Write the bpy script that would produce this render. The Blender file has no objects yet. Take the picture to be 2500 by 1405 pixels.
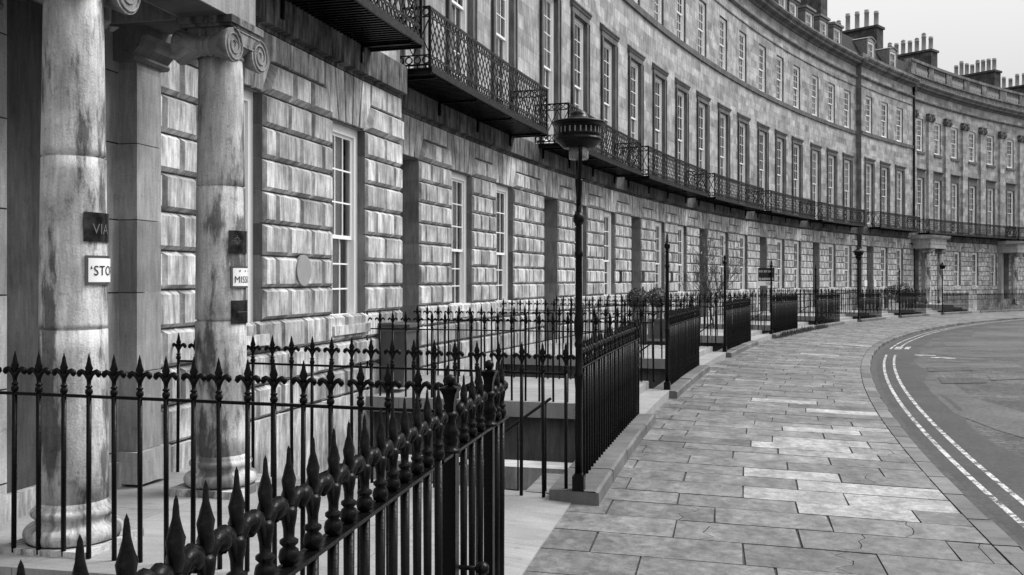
import bpy, math, random
from math import sin, cos, pi, radians, hypot, atan2
from mathutils import Vector, Matrix
S = bpy.context.scene
COL = S.collection
rnd = random.Random(7)
# ------------------------------------------------------------------ camera, world, sun
cam = bpy.data.cameras.new('camera'); camo = bpy.data.objects.new('camera', cam); COL.objects.link(camo)
camo.location = (0, 0, 2.0); camo.rotation_euler = (radians(90), 0, 0)
cam.sensor_width = 36.0; cam.lens = 36.0 * 2320 / 2500; cam.shift_y = -0.0077
cam.clip_start = 0.05; cam.clip_end = 3000
S.camera = camo
W = bpy.data.worlds.new('World'); S.world = W; W.use_nodes = True
nt = W.node_tree; nt.nodes.clear()
SUN_EL, SUN_AZ = radians(50), radians(70)      # azimuth clockwise from +Y
sky = nt.nodes.new('ShaderNodeTexSky'); sky.sky_type = 'NISHITA'; sky.sun_disc = False
sky.sun_elevation = SUN_EL; sky.sun_rotation = SUN_AZ; sky.dust_density = 4; sky.air_density = 1
bw = nt.nodes.new('ShaderNodeRGBToBW'); sc = nt.nodes.new('ShaderNodeMath'); sc.operation = 'MULTIPLY'; sc.inputs[1].default_value = 0.10
tc = nt.nodes.new('ShaderNodeTexCoord'); nz = nt.nodes.new('ShaderNodeTexNoise'); nz.inputs['Scale'].default_value = 1.1; nz.inputs['Detail'].default_value = 3
cr = nt.nodes.new('ShaderNodeMapRange'); cr.inputs['From Min'].default_value = .3; cr.inputs['From Max'].default_value = .7; cr.inputs['To Min'].default_value = 7.1; cr.inputs['To Max'].default_value = 8.6
mx = nt.nodes.new('ShaderNodeMix'); mx.data_type = 'FLOAT'; mx.inputs[0].default_value = 0.93
bgd = nt.nodes.new('ShaderNodeBackground'); bgd.inputs['Strength'].default_value = 0.1
wo = nt.nodes.new('ShaderNodeOutputWorld')
L = nt.links.new
L(sky.outputs[0], bw.inputs[0]); L(bw.outputs[0], sc.inputs[0]); sc.inputs[1].default_value = 1.0
L(tc.outputs['Generated'], nz.inputs['Vector']); L(nz.outputs[0], cr.inputs['Value'])
sx = nt.nodes.new('ShaderNodeSeparateXYZ'); L(tc.outputs['Generated'], sx.inputs[0])
zr = nt.nodes.new('ShaderNodeMapRange'); zr.inputs['From Min'].default_value = 0; zr.inputs['From Max'].default_value = 1; zr.inputs['To Min'].default_value = .39; zr.inputs['To Max'].default_value = 1.45
L(sx.outputs[2], zr.inputs['Value'])
gm = nt.nodes.new('ShaderNodeMath'); gm.operation = 'MULTIPLY'; L(zr.outputs[0], gm.inputs[0]); L(cr.outputs[0], gm.inputs[1])
L(sc.outputs[0], mx.inputs[2]); L(gm.outputs[0], mx.inputs[3]); L(mx.outputs[0], bgd.inputs[0]); L(bgd.outputs[0], wo.inputs[0])
sl = bpy.data.lights.new('sun', 'SUN'); sl.energy = 2.4; sl.angle = radians(30); sl.color = (1, 1, 1)
so = bpy.data.objects.new('sun', sl); COL.objects.link(so)
dv = Vector((sin(SUN_AZ) * cos(SUN_EL), cos(SUN_AZ) * cos(SUN_EL), sin(SUN_EL)))
so.rotation_euler = dv.to_track_quat('Z', 'Y').to_euler(); so.location = (40, 20, 60)
S.view_settings.view_transform = 'Standard'; S.view_settings.look = 'None'; S.view_settings.exposure = 0.65; S.view_settings.gamma = 1

# ------------------------------------------------------------------ crescent coordinates
CX, CY, R0, PH0 = 121.7, -19.6, 129.0, 2.847705697
def P(u, o, z):
    ph = PH0 - u / R0; r = R0 - o
    return Vector((CX + r * cos(ph), CY + r * sin(ph), z))
def ang(u): # rotation about z so that local x = +u tangent, local y = into the building
    ph = PH0 - u / R0
    return atan2(-cos(ph), sin(ph))
def UO(x, y):
    return (PH0 - atan2(y - CY, x - CX)) * R0, R0 - hypot(x - CX, y - CY)
def gfront(u): return -0.0078 * max(0, u - 18)
def zg(u, o):
    cf = .08 + .12 * min(1, max(0, (u - 8) / 19.0))
    return gfront(u) - cf * max(0, min(o, 8.2) - 4.65) / 3.55
def img_ground(x, y, road=False):
    z = -.1
    for _ in range(6):
        d = 2320 * (2 - z) / (y - 683.2); X = d * (x - 1250) / 2320
        u, o = UO(X, d); z = zg(u, o) - (.1 if road else 0)
    return u, o

# ------------------------------------------------------------------ mesh builder
class MB:
    def __init__(s): s.v = []; s.f = []; s.uv = []; s.t = []; s.sm = []
    def add(s, pts, faces, uvs=None, tone=1.0, smooth=False):
        b = len(s.v); s.v += [Vector(p) for p in pts]
        for f in faces:
            s.f.append([b + i for i in f]); s.t.append(tone); s.sm.append(smooth)
            s.uv.append([uvs[i] if uvs else (pts[i][0], pts[i][2]) for i in f])
    def cq(s, c, tone=1.0):   # polygon in crescent coords
        zs = [p[2] for p in c]
        os_ = [p[1] for p in c]; u_s = [p[0] for p in c]
        if max(zs) - min(zs) < .3 * (max(os_) - min(os_)) and max(u_s) - min(u_s) > 1e-4: uv = [(p[0], p[1]) for p in c]
        else: uv = [(p[0] + p[1], p[2]) for p in c]
        s.add([P(*p) for p in c], [list(range(len(c)))], uv, tone)
    def cbox(s, u0, u1, o0, o1, z0, z1, seg=1.5, tone=1.0, z0b=None, z1b=None):
        n = max(1, int(math.ceil((u1 - u0) / seg)))
        for i in range(n):
            a = u0 + (u1 - u0) * i / n; b = u0 + (u1 - u0) * (i + 1) / n
            s.cq([(a, o1, z0), (b, o1, z0), (b, o1, z1), (a, o1, z1)], tone)
            s.cq([(a, o0, z0), (b, o0, z0), (b, o0, z1), (a, o0, z1)], tone)
            s.cq([(a, o0, z1), (b, o0, z1), (b, o1, z1), (a, o1, z1)], tone)
            s.cq([(a, o0, z0), (b, o0, z0), (b, o1, z0), (a, o1, z0)], tone)
        for a in (u0, u1): s.cq([(a, o0, z0), (a, o1, z0), (a, o1, z1), (a, o0, z1)], tone)
    def sweep(s, prof, u0, u1, seg=1.5, tone=1.0, caps=True):
        n = max(1, int(math.ceil((u1 - u0) / seg)))
        for i in range(n):
            a = u0 + (u1 - u0) * i / n; b = u0 + (u1 - u0) * (i + 1) / n
            for (o0, z0), (o1, z1) in zip(prof, prof[1:]):
                s.add([P(a, o0, z0), P(b, o0, z0), P(b, o1, z1), P(a, o1, z1)], [[0, 1, 2, 3]],
                      [(a, z0 - o0), (b, z0 - o0), (b, z1 - o1), (a, z1 - o1)], tone)
        if caps:
            for a in (u0, u1): s.cq([(a, o, z) for o, z in prof], tone)
    def box(s, x0, x1, y0, y1, z0, z1, tone=1.0):
        p = [(x, y, z) for z in (z0, z1) for y in (y0, y1) for x in (x0, x1)]
        s.add(p, [[0, 1, 3, 2], [4, 5, 7, 6], [0, 1, 5, 4], [2, 3, 7, 6], [0, 2, 6, 4], [1, 3, 7, 5]], [(q[0] + q[1], q[2]) for q in p], tone)
    def lathe(s, prof, n=24, c=(0, 0), tone=1.0, mod=None, smooth=True, rot=0):
        pts = []; uv = []
        for r, z in prof:
            for k in range(n):
                a = rot + 2 * pi * k / n; rr = r * (mod(a, z) if mod else 1)
                pts.append((c[0] + rr * cos(a), c[1] + rr * sin(a), z)); uv.append((a * .25, z))
        F = []
        for i in range(len(prof) - 1):
            for k in range(n):
                k2 = (k + 1) % n; F.append([i * n + k, i * n + k2, (i + 1) * n + k2, (i + 1) * n + k])
        if prof[0][0] > 1e-5: F.append(list(range(n))[::-1])
        if prof[-1][0] > 1e-5: F.append([(len(prof) - 1) * n + k for k in range(n)])
        s.add(pts, F, uv, tone, smooth)
    def tube(s, pts, rad, n=6, tone=1.0, smooth=True, flat=None):
        pts = [Vector(p) for p in pts]
        if not isinstance(rad, (list, tuple)): rad = [rad] * len(pts)
        V = []; up0 = None
        for i, p in enumerate(pts):
            d = (pts[min(i + 1, len(pts) - 1)] - pts[max(i - 1, 0)]).normalized()
            if up0 is None: up0 = Vector((0, 1, 0)) if abs(d.y) < .9 else Vector((1, 0, 0))
            a = d.cross(up0).normalized(); b = a.cross(d).normalized()
            for k in range(n):
                t = 2 * pi * k / n + pi / 4
                V.append(p + a * rad[i] * cos(t) + b * rad[i] * sin(t) * (flat or 1))
        F = []
        for i in range(len(pts) - 1):
            for k in range(n):
                k2 = (k + 1) % n; F.append([i * n + k, i * n + k2, (i + 1) * n + k2, (i + 1) * n + k])
        F.append(list(range(n))[::-1]); F.append([(len(pts) - 1) * n + k for k in range(n)])
        s.add(V, F, [(v.x, v.z) for v in V], tone, smooth)
    def block(s, poly, o0, o1, c=.035, g=.006, tone=1.0):   # chamfered stone; poly in (u,z), counter-clockwise
        cu = sum(p[0] for p in poly) / len(poly); cz = sum(p[1] for p in poly) / len(poly)
        def inset(d):
            out = []; n = len(poly)
            for i in range(n):
                a, b, q = poly[i - 1], poly[i], poly[(i + 1) % n]
                def nrm(p, r):
                    dx, dz = r[0] - p[0], r[1] - p[1]; l = hypot(dx, dz) or 1; return (-dz / l, dx / l)
                n1, n2 = nrm(a, b), nrm(b, q)
                den = 1 + n1[0] * n2[0] + n1[1] * n2[1]
                if den < .3: den = .3
                out.append((b[0] + d * (n1[0] + n2[0]) / den, b[1] + d * (n1[1] + n2[1]) / den))
            return out
        A = inset(g); B = inset(g + c); n = len(poly)
        pts = [P(u, o0, z) for u, z in A] + [P(u, o1, z) for u, z in B]
        du, dz_ = rnd.uniform(0, 40), rnd.uniform(0, 40)
        uv = [(u + du, z + dz_) for u, z in A] + [(u + du, z + dz_) for u, z in B]
        s.add(pts, [[i, (i + 1) % n, n + (i + 1) % n, n + i] for i in range(n)] + [list(range(n, 2 * n))], uv, tone)
    def mesh(s, name):
        me = bpy.data.meshes.new(name); me.from_pydata([tuple(v) for v in s.v], [], s.f)
        if s.f:
            ul = me.uv_layers.new(name='UVMap'); i = 0
            flat = [c for uvf in s.uv for c in uvf]
            ul.data.foreach_set('uv', [x for c in flat for x in c])
            at = me.attributes.new('tone', 'FLOAT', 'FACE'); at.data.foreach_set('value', s.t)
            me.polygons.foreach_set('use_smooth', s.sm)
        me.update(); return me
    def build(s, name, mat, parent=None, world=True, loc=None, rot=0):
        """world=True: vertices are world coordinates, re-based on the parent's origin."""
        if world:
            o = ROOTLOC(parent) if parent is not None else (loc if loc is not None else s.v[0].copy())
            o = Vector(o); s.v = [v - o for v in s.v]
            ob = bpy.data.objects.new(name, s.mesh(name)); COL.objects.link(ob)
            if parent is None: ob.location = o
            else: ob.parent = parent
        else:
            ob = bpy.data.objects.new(name, s.mesh(name)); COL.objects.link(ob); ob.parent = parent
            ob.location = loc or (0, 0, 0); ob.rotation_euler = (0, 0, rot)
        ob.data.materials.append(mat); return ob
def ROOTLOC(o):
    l = Vector(o.location)
    while o.parent: o = o.parent; l = l + Vector(o.location)
    return l
def thing(name, label, cat, loc, rot=0, group=None):
    o = bpy.data.objects.new(name, None); COL.objects.link(o); o.location = loc; o.rotation_euler = (0, 0, rot); o.empty_display_size = .3
    o['label'] = label; o['category'] = cat
    if group: o['group'] = group
    return o
def tag(o, label, cat, group=None):
    o['label'] = label; o['category'] = cat
    if group: o['group'] = group
    return o
def struct(o): o['kind'] = 'structure'; return o
def inst(src, parent, loc, rot=0, name=None, relative=True):
    """copy of a prototype object (shared mesh) placed at a world position under an unrotated parent"""
    c = src.copy(); c.name = name or src.name.split('.')[0]; COL.objects.link(c); c.parent = parent
    c.location = Vector(loc) - ROOTLOC(parent); c.rotation_euler = (0, 0, rot); return c

# ------------------------------------------------------------------ materials (a monochrome photograph: all greys)
def newmat(name):
    m = bpy.data.materials.new(name); m.use_nodes = True; n = m.node_tree; b = n.nodes['Principled BSDF']; return m, n, b
def mathn(n, op, a, b=None, clamp=False):
    x = n.nodes.new('ShaderNodeMath'); x.operation = op; x.use_clamp = clamp
    for i, q in enumerate((a, b)):
        if q is None: continue
        if isinstance(q, (int, float)): x.inputs[i].default_value = q
        else: n.links.new(q, x.inputs[i])
    return x.outputs[0]
def mapr(n, v, a, b, c, d):
    x = n.nodes.new('ShaderNodeMapRange'); n.links.new(v, x.inputs[0])
    for i, q in enumerate((a, b, c, d)): x.inputs[i + 1].default_value = q
    return x.outputs[0]
def noise(n, vec, scale, detail=4, rough=.6, sc3=None):
    if sc3:
        mp = n.nodes.new('ShaderNodeMapping'); mp.inputs['Scale'].default_value = sc3; n.links.new(vec, mp.inputs[0]); vec = mp.outputs[0]
    x = n.nodes.new('ShaderNodeTexNoise'); x.inputs['Scale'].default_value = scale; x.inputs['Detail'].default_value = detail; x.inputs['Roughness'].default_value = rough
    n.links.new(vec, x.inputs['Vector']); return x.outputs[0]
def tone_of(n):
    a = n.nodes.new('ShaderNodeAttribute'); a.attribute_name = 'tone'; return a.outputs['Fac']
def setcol(n, b, v):
    c = n.nodes.new('ShaderNodeCombineColor')
    for i in range(3): n.links.new(v, c.inputs[i])
    n.links.new(c.outputs[0], b.inputs['Base Color'])
def bump(n, b, h, st=.4, dist=.01):
    x = n.nodes.new('ShaderNodeBump'); x.inputs['Strength'].default_value = st; x.inputs['Distance'].default_value = dist
    n.links.new(h, x.inputs['Height']); n.links.new(x.outputs[0], b.inputs['Normal'])
def plain(name, v, rough=.6, metallic=0, var=0, vscale=6, b_st=0, spec=.5):
    m, n, b = newmat(name); b.inputs['Roughness'].default_value = rough; b.inputs['Metallic'].default_value = metallic
    b.inputs['Specular IOR Level'].default_value = spec
    if var or b_st:
        t = n.nodes.new('ShaderNodeTexCoord').outputs['Object']; q = noise(n, t, vscale)
        setcol(n, b, mathn(n, 'MULTIPLY', mapr(n, q, .3, .7, v * (1 - var), v * (1 + var)), tone_of(n)))
        if b_st: bump(n, b, q, b_st)
    else: b.inputs['Base Color'].default_value = (v, v, v, 1)
    return m
def stone(name, base, streak=.35, grime=.3, brick=None, rough=.85, bst=.25, dark=0.0, speck=0.0):
    m, n, b = newmat(name); b.inputs['Roughness'].default_value = rough; b.inputs['Specular IOR Level'].default_value = .25
    uv = n.nodes.new('ShaderNodeUVMap').outputs[0]
    st = noise(n, uv, 1.0, 9, .72, (8, 1.3, 1))           # vertical streaks
    st2 = noise(n, uv, 1.0, 5, .6, (28, 3.0, 1))
    gr = noise(n, uv, 1.3, 5, .6)                          # broad soot patches
    fi = noise(n, uv, 55, 3, .7)
    v = mapr(n, st, .36, .62, 1 - streak, 1 + streak * .55)
    v = mathn(n, 'MULTIPLY', v, mapr(n, st2, .35, .62, 1 - streak * .55, 1 + streak * .4))
    v = mathn(n, 'MULTIPLY', v, mapr(n, gr, .36, .62, 1 - grime * .8, 1 + grime * .35))
    bl_ = noise(n, uv, 5.0, 8, .75); v = mathn(n, 'MULTIPLY', v, mapr(n, bl_, .58, .70, 1, .66))
    pt = noise(n, uv, 26, 4, .8); v = mathn(n, 'MULTIPLY', v, mapr(n, pt, .62, .72, 1, .6))
    v = mathn(n, 'MULTIPLY', v, mapr(n, fi, .3, .7, .86, 1.14))
    if name == 'column_stone':
        s4 = noise(n, uv, 1.0, 10, .66, (2.1, .6, 1)); v = mathn(n, 'MULTIPLY', v, mapr(n, s4, .50, .555, 1, .26))
    if speck:
        s3 = noise(n, uv, 18, 4, .8); v = mathn(n, 'MULTIPLY', v, mapr(n, s3, .55, .72, 1, 1 - speck))
    h = fi
    if brick:
        bt = n.nodes.new('ShaderNodeTexBrick'); n.links.new(uv, bt.inputs['Vector'])
        bt.inputs['Scale'].default_value = 1; bt.inputs['Brick Width'].default_value = brick[0]; bt.inputs['Row Height'].default_value = brick[1]
        bt.inputs['Mortar Size'].default_value = .006; bt.inputs['Mortar Smooth'].default_value = .3; bt.inputs['Bias'].default_value = 0
        bt.inputs['Color1'].default_value = (.68, .68, .68, 1); bt.inputs['Color2'].default_value = (1.25, 1.25, 1.25, 1); bt.inputs['Mortar'].default_value = (.5, .5, .5, 1)
        bb = n.nodes.new('ShaderNodeRGBToBW'); n.links.new(bt.outputs['Color'], bb.inputs[0])
        v = mathn(n, 'MULTIPLY', v, bb.outputs[0])
    v = mathn(n, 'MULTIPLY', v, base); v = mathn(n, 'MULTIPLY', v, tone_of(n))
    setcol(n, b, v); bump(n, b, h, bst, .006); return m
M = {}
M['rustic'] = stone('rusticated_stone', .52, .52, .55)
M['joint'] = stone('recessed_stone', .07, .35, .3)
M['ashlar'] = stone('ashlar_stone', .40, .34, .42, brick=(.82, .36))
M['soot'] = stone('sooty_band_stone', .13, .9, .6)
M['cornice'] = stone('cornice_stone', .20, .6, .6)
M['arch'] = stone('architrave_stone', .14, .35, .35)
M['column'] = stone('column_stone', .58, .30, .5, speck=.45, bst=.8)
M['plainst'] = stone('smooth_stone', .38, .25, .25)
M['slab'] = stone('platform_stone', .30, .12, .2, bst=.1)
M['chim'] = stone('chimney_stone', .07, .4, .4, brick=(.6, .3))
M['pot'] = plain('chimney_pot_clay', .25, .8, var=.25)
M['basement'] = stone('basement_stone', .24, .3, .5)
M['white'] = plain('white_paint', .88, .45)
M['blind'] = plain('window_blind', .85, .8)
M['curtain'] = plain('curtain_cloth', .70, .9, var=.15, vscale=20)
M['slate'] = plain('roof_slate', .025, .8, var=.5, vscale=12, spec=.08)
M['lead'] = plain('dormer_lead', .14, .6, var=.35, vscale=8)
M['door'] = plain('door_paint', .04, .3)
M['brass'] = plain('engraved_metal', .06, .22, metallic=1, var=.8, vscale=9)
M['signwhite'] = plain('sign_white', .80, .4)
M['signblack'] = plain('sign_black', .008, .3)
M['frame'] = plain('sign_frame_metal', .12, .35, metallic=.6)
M['etch'] = plain('etched_letters', .11, .4)
M['bin'] = plain('bin_plastic', .08, .45, var=.2)
M['leaf'] = plain('leaf_green', .045, .6, var=.5, vscale=20)
M['leafdry'] = plain('leaf_pale', .30, .6)
M['bark'] = plain('twig_bark', .05, .8)
M['soil'] = plain('earth', .05, .9)
M['disc'] = plain('disc_plaque', .28, .7, var=.1)
m, n, b = newmat('iron_paint')
t = n.nodes.new('ShaderNodeTexCoord').outputs['Object']
q = noise(n, t, 45, 3, .6); q2 = noise(n, t, 9, 4, .7)
setcol(n, b, mapr(n, q2, .68, .78, .004, .02)); n.links.new(mapr(n, q2, .3, .7, .14, .42), b.inputs['Roughness']); bump(n, b, q, .5, .004)
b.inputs['Specular IOR Level'].default_value = .13; M['iron'] = m
m, n, b = newmat('window_glass')
b.inputs['Base Color'].default_value = (.02, .02, .02, 1); b.inputs['Roughness'].default_value = .03
tr = n.nodes.new('ShaderNodeBsdfTransparent'); tr.inputs[0].default_value = (.85, .85, .85, 1)
fr = n.nodes.new('ShaderNodeFresnel'); fr.inputs[0].default_value = 1.5
gl = n.nodes.new('ShaderNodeBsdfGlossy'); gl.inputs['Roughness'].default_value = .03; gl.inputs['Color'].default_value = (.75, .75, .75, 1)
mxs = n.nodes.new('ShaderNodeMixShader'); n.links.new(fr.outputs[0], mxs.inputs[0]); n.links.new(tr.outputs[0], mxs.inputs[1]); n.links.new(gl.outputs[0], mxs.inputs[2])
n.links.new(mxs.outputs[0], n.nodes['Material Output'].inputs[0]); M['glass'] = m
M['room'] = plain('dim_room', .22, .9)
m, n, b = newmat('lamp_glass'); b.inputs['Base Color'].default_value = (.5, .5, .5, 1); b.inputs['Roughness'].default_value = .25; b.inputs['Transmission Weight'].default_value = .7; b.inputs['IOR'].default_value = 1.2; M['lampglass'] = m
# flagstones
m, n, b = newmat('flagstone'); uv = n.nodes.new('ShaderNodeUVMap').outputs[0]
a1 = noise(n, uv, 1.6, 6, .6, (1, 1.6, 1)); a2 = noise(n, uv, 11, 7, .8); a3 = noise(n, uv, 55, 3, .8); a4 = noise(n, uv, 4.5, 7, .75)
v = mathn(n, 'MULTIPLY', mapr(n, a1, .3, .7, .72, 1.22), mapr(n, a2, .38, .62, .62, 1.3)); v = mathn(n, 'MULTIPLY', v, mapr(n, a3, .3, .7, .82, 1.18))
v = mathn(n, 'MULTIPLY', v, mapr(n, a4, .38, .62, .72, 1.2)); v = mathn(n, 'MULTIPLY', v, tone_of(n)); v = mathn(n, 'MULTIPLY', v, .165)
setcol(n, b, v); n.links.new(mapr(n, a1, .3, .7, .34, .62), b.inputs['Roughness']); bump(n, b, mathn(n, 'ADD', a2, mathn(n, 'MULTIPLY', a3, .4)), .3, .006); M['flag'] = m
M['joint_dirt'] = plain('joint_dirt', .05, .9, var=.4, vscale=10)
M['kerb'] = stone('kerb_stone', .14, .15, .35, rough=.75)
# asphalt
m, n, b = newmat('asphalt'); t = n.nodes.new('ShaderNodeTexCoord').outputs['Object']
a1 = noise(n, t, .35, 5, .6); a2 = noise(n, t, 13, 8, .95); a3 = noise(n, t, 1.6, 6, .7)
v = mathn(n, 'MULTIPLY', mapr(n, a1, .35, .65, .016, .042), mapr(n, a2, .44, .57, .25, 3.2)); v = mathn(n, 'MULTIPLY', v, mapr(n, a3, .4, .6, .6, 1.3))
v = mathn(n, 'MULTIPLY', v, tone_of(n)); setcol(n, b, v); b.inputs['Roughness'].default_value = .8; bump(n, b, a2, .8, .01); M['asphalt'] = m
m, n, b = newmat('asphalt_patch'); t = n.nodes.new('ShaderNodeTexCoord').outputs['Object']
a1 = noise(n, t, .8, 5, .6); a2 = noise(n, t, 13, 8, .95)
v = mathn(n, 'MULTIPLY', mapr(n, a1, .35, .65, .04, .075), mapr(n, a2, .44, .58, .5, 1.7)); v = mathn(n, 'MULTIPLY', v, tone_of(n))
setcol(n, b, v); b.inputs['Roughness'].default_value = .75; bump(n, b, a2, .4, .006); M['patch'] = m
m, n, b = newmat('worn_road_paint'); t = n.nodes.new('ShaderNodeTexCoord').outputs['Object']
a1 = noise(n, t, 6, 6, .75); a2 = noise(n, t, 60, 3, .8)
msk = mapr(n, mathn(n, 'ADD', mathn(n, 'MULTIPLY', a1, .7), mathn(n, 'MULTIPLY', a2, .3)), .47, .51, 0, 1)
v = mathn(n, 'ADD', .035, mathn(n, 'MULTIPLY', msk, .45)); setcol(n, b, v); b.inputs['Roughness'].default_value = .6; M['paint'] = m

# ------------------------------------------------------------------ setting: ground, road, pavement, basement area
mb = MB()
us = [-260 + 6 * i for i in range(100)]
us = [u for u in us if u < 330]
osr = [8.3, 9.5, 11, 13, 16, 20, 26]
for a, b2 in zip(us, us[1:]):
    fine = -24 < a < 90
    sub = 4 if fine else 1
    for k in range(sub):
        ua = a + (b2 - a) * k / sub; ub = a + (b2 - a) * (k + 1) / sub
        for o0, o1 in zip(osr, osr[1:]):
            mb.cq([(ua, o0, zg(ua, o0) - .1), (ub, o0, zg(ub, o0) - .1), (ub, o1, zg(ub, o1) - .1), (ua, o1, zg(ua, o1) - .1)])
struct(mb.build('road', M['asphalt'], loc=(0, 0, 0)))
mb = MB()
for a, b2 in zip(us, us[1:]):
    for o0, o1 in ((25.9, 60), (60, 128.9)):
        z0, z1 = zg(a, 9) - .13, zg(b2, 9) - .13
        mb.cq([(a, o0, z0), (b2, o0, z1), (b2, o1, -.6), (a, o1, -.6)])
    for o0, o1 in ((-12, -80), (-80, -900)):
        mb.cq([(a, o0, -.5), (b2, o0, -.5), (b2, o1, -.5), (a, o1, -.5)])
struct(mb.build('ground', M['soil'], loc=(0, 0, 0)))
# pavement: one stone per polygon, laid in rows that run from the railings to the kerb
bright_px = [(2000, 1240), (2080, 1205), (1930, 1200), (2240, 1222), (2010, 1175), (1900, 1100), (1960, 1088), (1900, 1066), (1950, 1052), (2010, 1058), (1930, 984), (2040, 868), (2000, 838), (2060, 842), (2150, 1050), (2070, 1004)]
bright = [img_ground(*p) for p in bright_px]
crack_px = [(1700, 1240), (1850, 1290), (2180, 1110), (2350, 1350), (1950, 1340), (2050, 1290), (2100, 1330), (2080, 1170), (2250, 1180)]
cracks = [img_ground(*p) for p in crack_px]
base_mb = MB(); mb = MB(); row_u = -24.0; k = 0
while row_u < 96:
    w = (.53 if row_u < -6 else .46) * (1 + rnd.uniform(-.12, .14)); u1 = row_u + w
    if row_u > 40: w = .6; u1 = row_u + w
    o = 4.6; first = True
    L0 = .85 if k % 2 else .42
    while o < 8.0 - .01:
        ln = (L0 if first else 1.05) * (1 + rnd.uniform(-.14, .14)); first = False
        o1 = min(8.0, o + ln)
        if 8.0 - o1 < .3: o1 = 8.0
        tn = rnd.choice([.72, .85, .93, 1, 1.02, 1.1, 1.25])
        cu, co = (row_u + u1) / 2, (o + o1) / 2
        for (bu, bo) in bright:
            if row_u <= bu < u1 and o <= bo < o1: tn = 1.95 + rnd.uniform(-.25, .25)
        ck = any(row_u <= bu < u1 and o <= bo < o1 for bu, bo in cracks)
        dz = rnd.uniform(-.002, .003); g = .008; gu = .009
        def st(poly, t):
            pts = [(a, c, zg(a, c) + dz) for a, c in poly]
            mb.cq(pts, t)
            for i in range(len(pts)):
                a, c = pts[i], pts[(i + 1) % len(pts)]
                mb.cq([a, c, (c[0], c[1], c[2] - .014), (a[0], a[1], a[2] - .014)], t * .7)
        jit = lambda: rnd.uniform(-.006, .006)
        q = [(row_u + gu + jit(), o + g + jit()), (u1 - gu + jit(), o + g + jit()), (u1 - gu + jit(), o1 - g + jit()), (row_u + gu + jit(), o1 - g + jit())]
        if ck:
            # jagged crack from one long side to the other
            f0 = rnd.uniform(.25, .7); nn = 5; path = []
            for i in range(nn + 1):
                fr_ = f0 + rnd.uniform(-.09, .09) + .12 * i / nn
                path.append((q[0][0] + (q[1][0] - q[0][0]) * i / nn, q[0][1] + (q[3][1] - q[0][1]) * fr_))
            st([q[0]] + [(p_[0], p_[1] - .004) for p_ in path][0:1] + [(p_[0], p_[1] - .004) for p_ in path[1:]] + [q[1]], tn)
            st([(p_[0], p_[1] + .004) for p_ in path] + [q[2], q[3]], tn * .95)
        else: st(q, tn)
        o = o1
    base_mb.cq([(row_u, 4.5, zg(row_u, 4.5) - .012), (u1, 4.5, zg(u1, 4.5) - .012), (u1, 8.2, zg(u1, 8.2) - .012), (row_u, 8.2, zg(row_u, 8.2) - .012)])
    row_u = u1; k += 1
struct(mb.build('pavement', M['flag'], loc=(0, 0, 0)))
struct(base_mb.build('pavement_bedding', M['joint_dirt'], loc=(0, 0, 0)))
mb = MB(); u = -24.0
while u < 96:
    l = rnd.uniform(.75, 1.15); t = rnd.uniform(.7, 1.35)
    z0, z1 = zg(u, 8.1) + .004, zg(u + l, 8.1) + .004; j = rnd.uniform(-.01, .012)
    a, b2 = u + .014, u + l - .014
    mb.cq([(a, 8.005, z0), (b2, 8.005, z1), (b2, 8.185 + j, z1), (a, 8.185 + j, z0)], t)
    mb.cq([(a, 8.185 + j, z0), (b2, 8.185 + j, z1), (b2, 8.205 + j, z1 - .02), (a, 8.205 + j, z0 - .02)], t)
    mb.cq([(a, 8.205 + j, z0 - .02), (b2, 8.205 + j, z1 - .02), (b2, 8.215 + j, z1 - .14), (a, 8.215 + j, z0 - .14)], t * .8)
    u += l
struct(mb.build('kerb', M['kerb'], loc=(0, 0, 0)))
mb = MB(); u = -24.0
while u < 96:
    l = 1.0; z0, z1 = zg(u, 8.3) - .096, zg(u + l, 8.3) - .096
    mb.cq([(u, 8.2, z0), (u + l, 8.2, z1), (u + l, 8.36, z1), (u, 8.36, z0)])
    u += l
struct(mb.build('gutter', M['joint_dirt'], loc=(0, 0, 0)))
mb = MB(); u = -24.0
while u < 96:
    l = 1.0; w0, w1 = 9.35 + .12 * sin(u * .9) + .05 * sin(u * 3.1), 9.35 + .12 * sin((u + l) * .9) + .05 * sin((u + l) * 3.1)
    mb.cq([(u, 8.36, zg(u, 8.3) - .095), (u + l, 8.36, zg(u + l, 8.3) - .095), (u + l, w1, zg(u + l, 9) - .095), (u, w0, zg(u, 9) - .095)], .42)
    u += l
struct(mb.build('road_edge_strip', M['patch'], loc=(0, 0, 0)))
# worn double lines
def line_strip(o, w, u0, u1, dz):
    mb = MB(); u = u0
    while u < u1:
        l = .5; pts = []
        mb.cq([(u, o, zg(u, o) - .1 + dz), (u + l, o, zg(u + l, o) - .1 + dz), (u + l, o + w, zg(u + l, o) - .1 + dz), (u, o + w, zg(u, o) - .1 + dz)])
        u += l
    return mb
for o in (8.50, 8.74): 
    for (a, b2) in ((-15, 14.5), (17.5, 80)):
        struct(line_strip(o, .062, a, b2, .006).build('road_marking', M['paint'], loc=(0, 0, 0)))
def road_poly(px, mat, dz, tone=1.0):
    mb = MB(); q = [img_ground(x, y, True) for x, y in px]
    q = [(u, o) for u, o in q]
    mb.cq([(u, o, zg(u, o) - .1 + dz) for u, o in q], tone)
    return mb
patches = [
 ([(2220, 888), (2480, 888), (2600, 960), (2600, 1100), (2430, 1050), (2330, 1010), (2270, 955)], .95),
 ([(2260, 862), (2300, 848), (2440, 845), (2560, 850), (2560, 876), (2330, 872)], .8),
 ([(2300, 836), (2480, 834), (2560, 838), (2560, 846), (2310, 846)], 1.0),
 ([(2380, 812), (2560, 808), (2560, 822), (2370, 824)], .9),
 ([(2420, 798), (2560, 793), (2560, 800), (2410, 803)], .85)]
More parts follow.
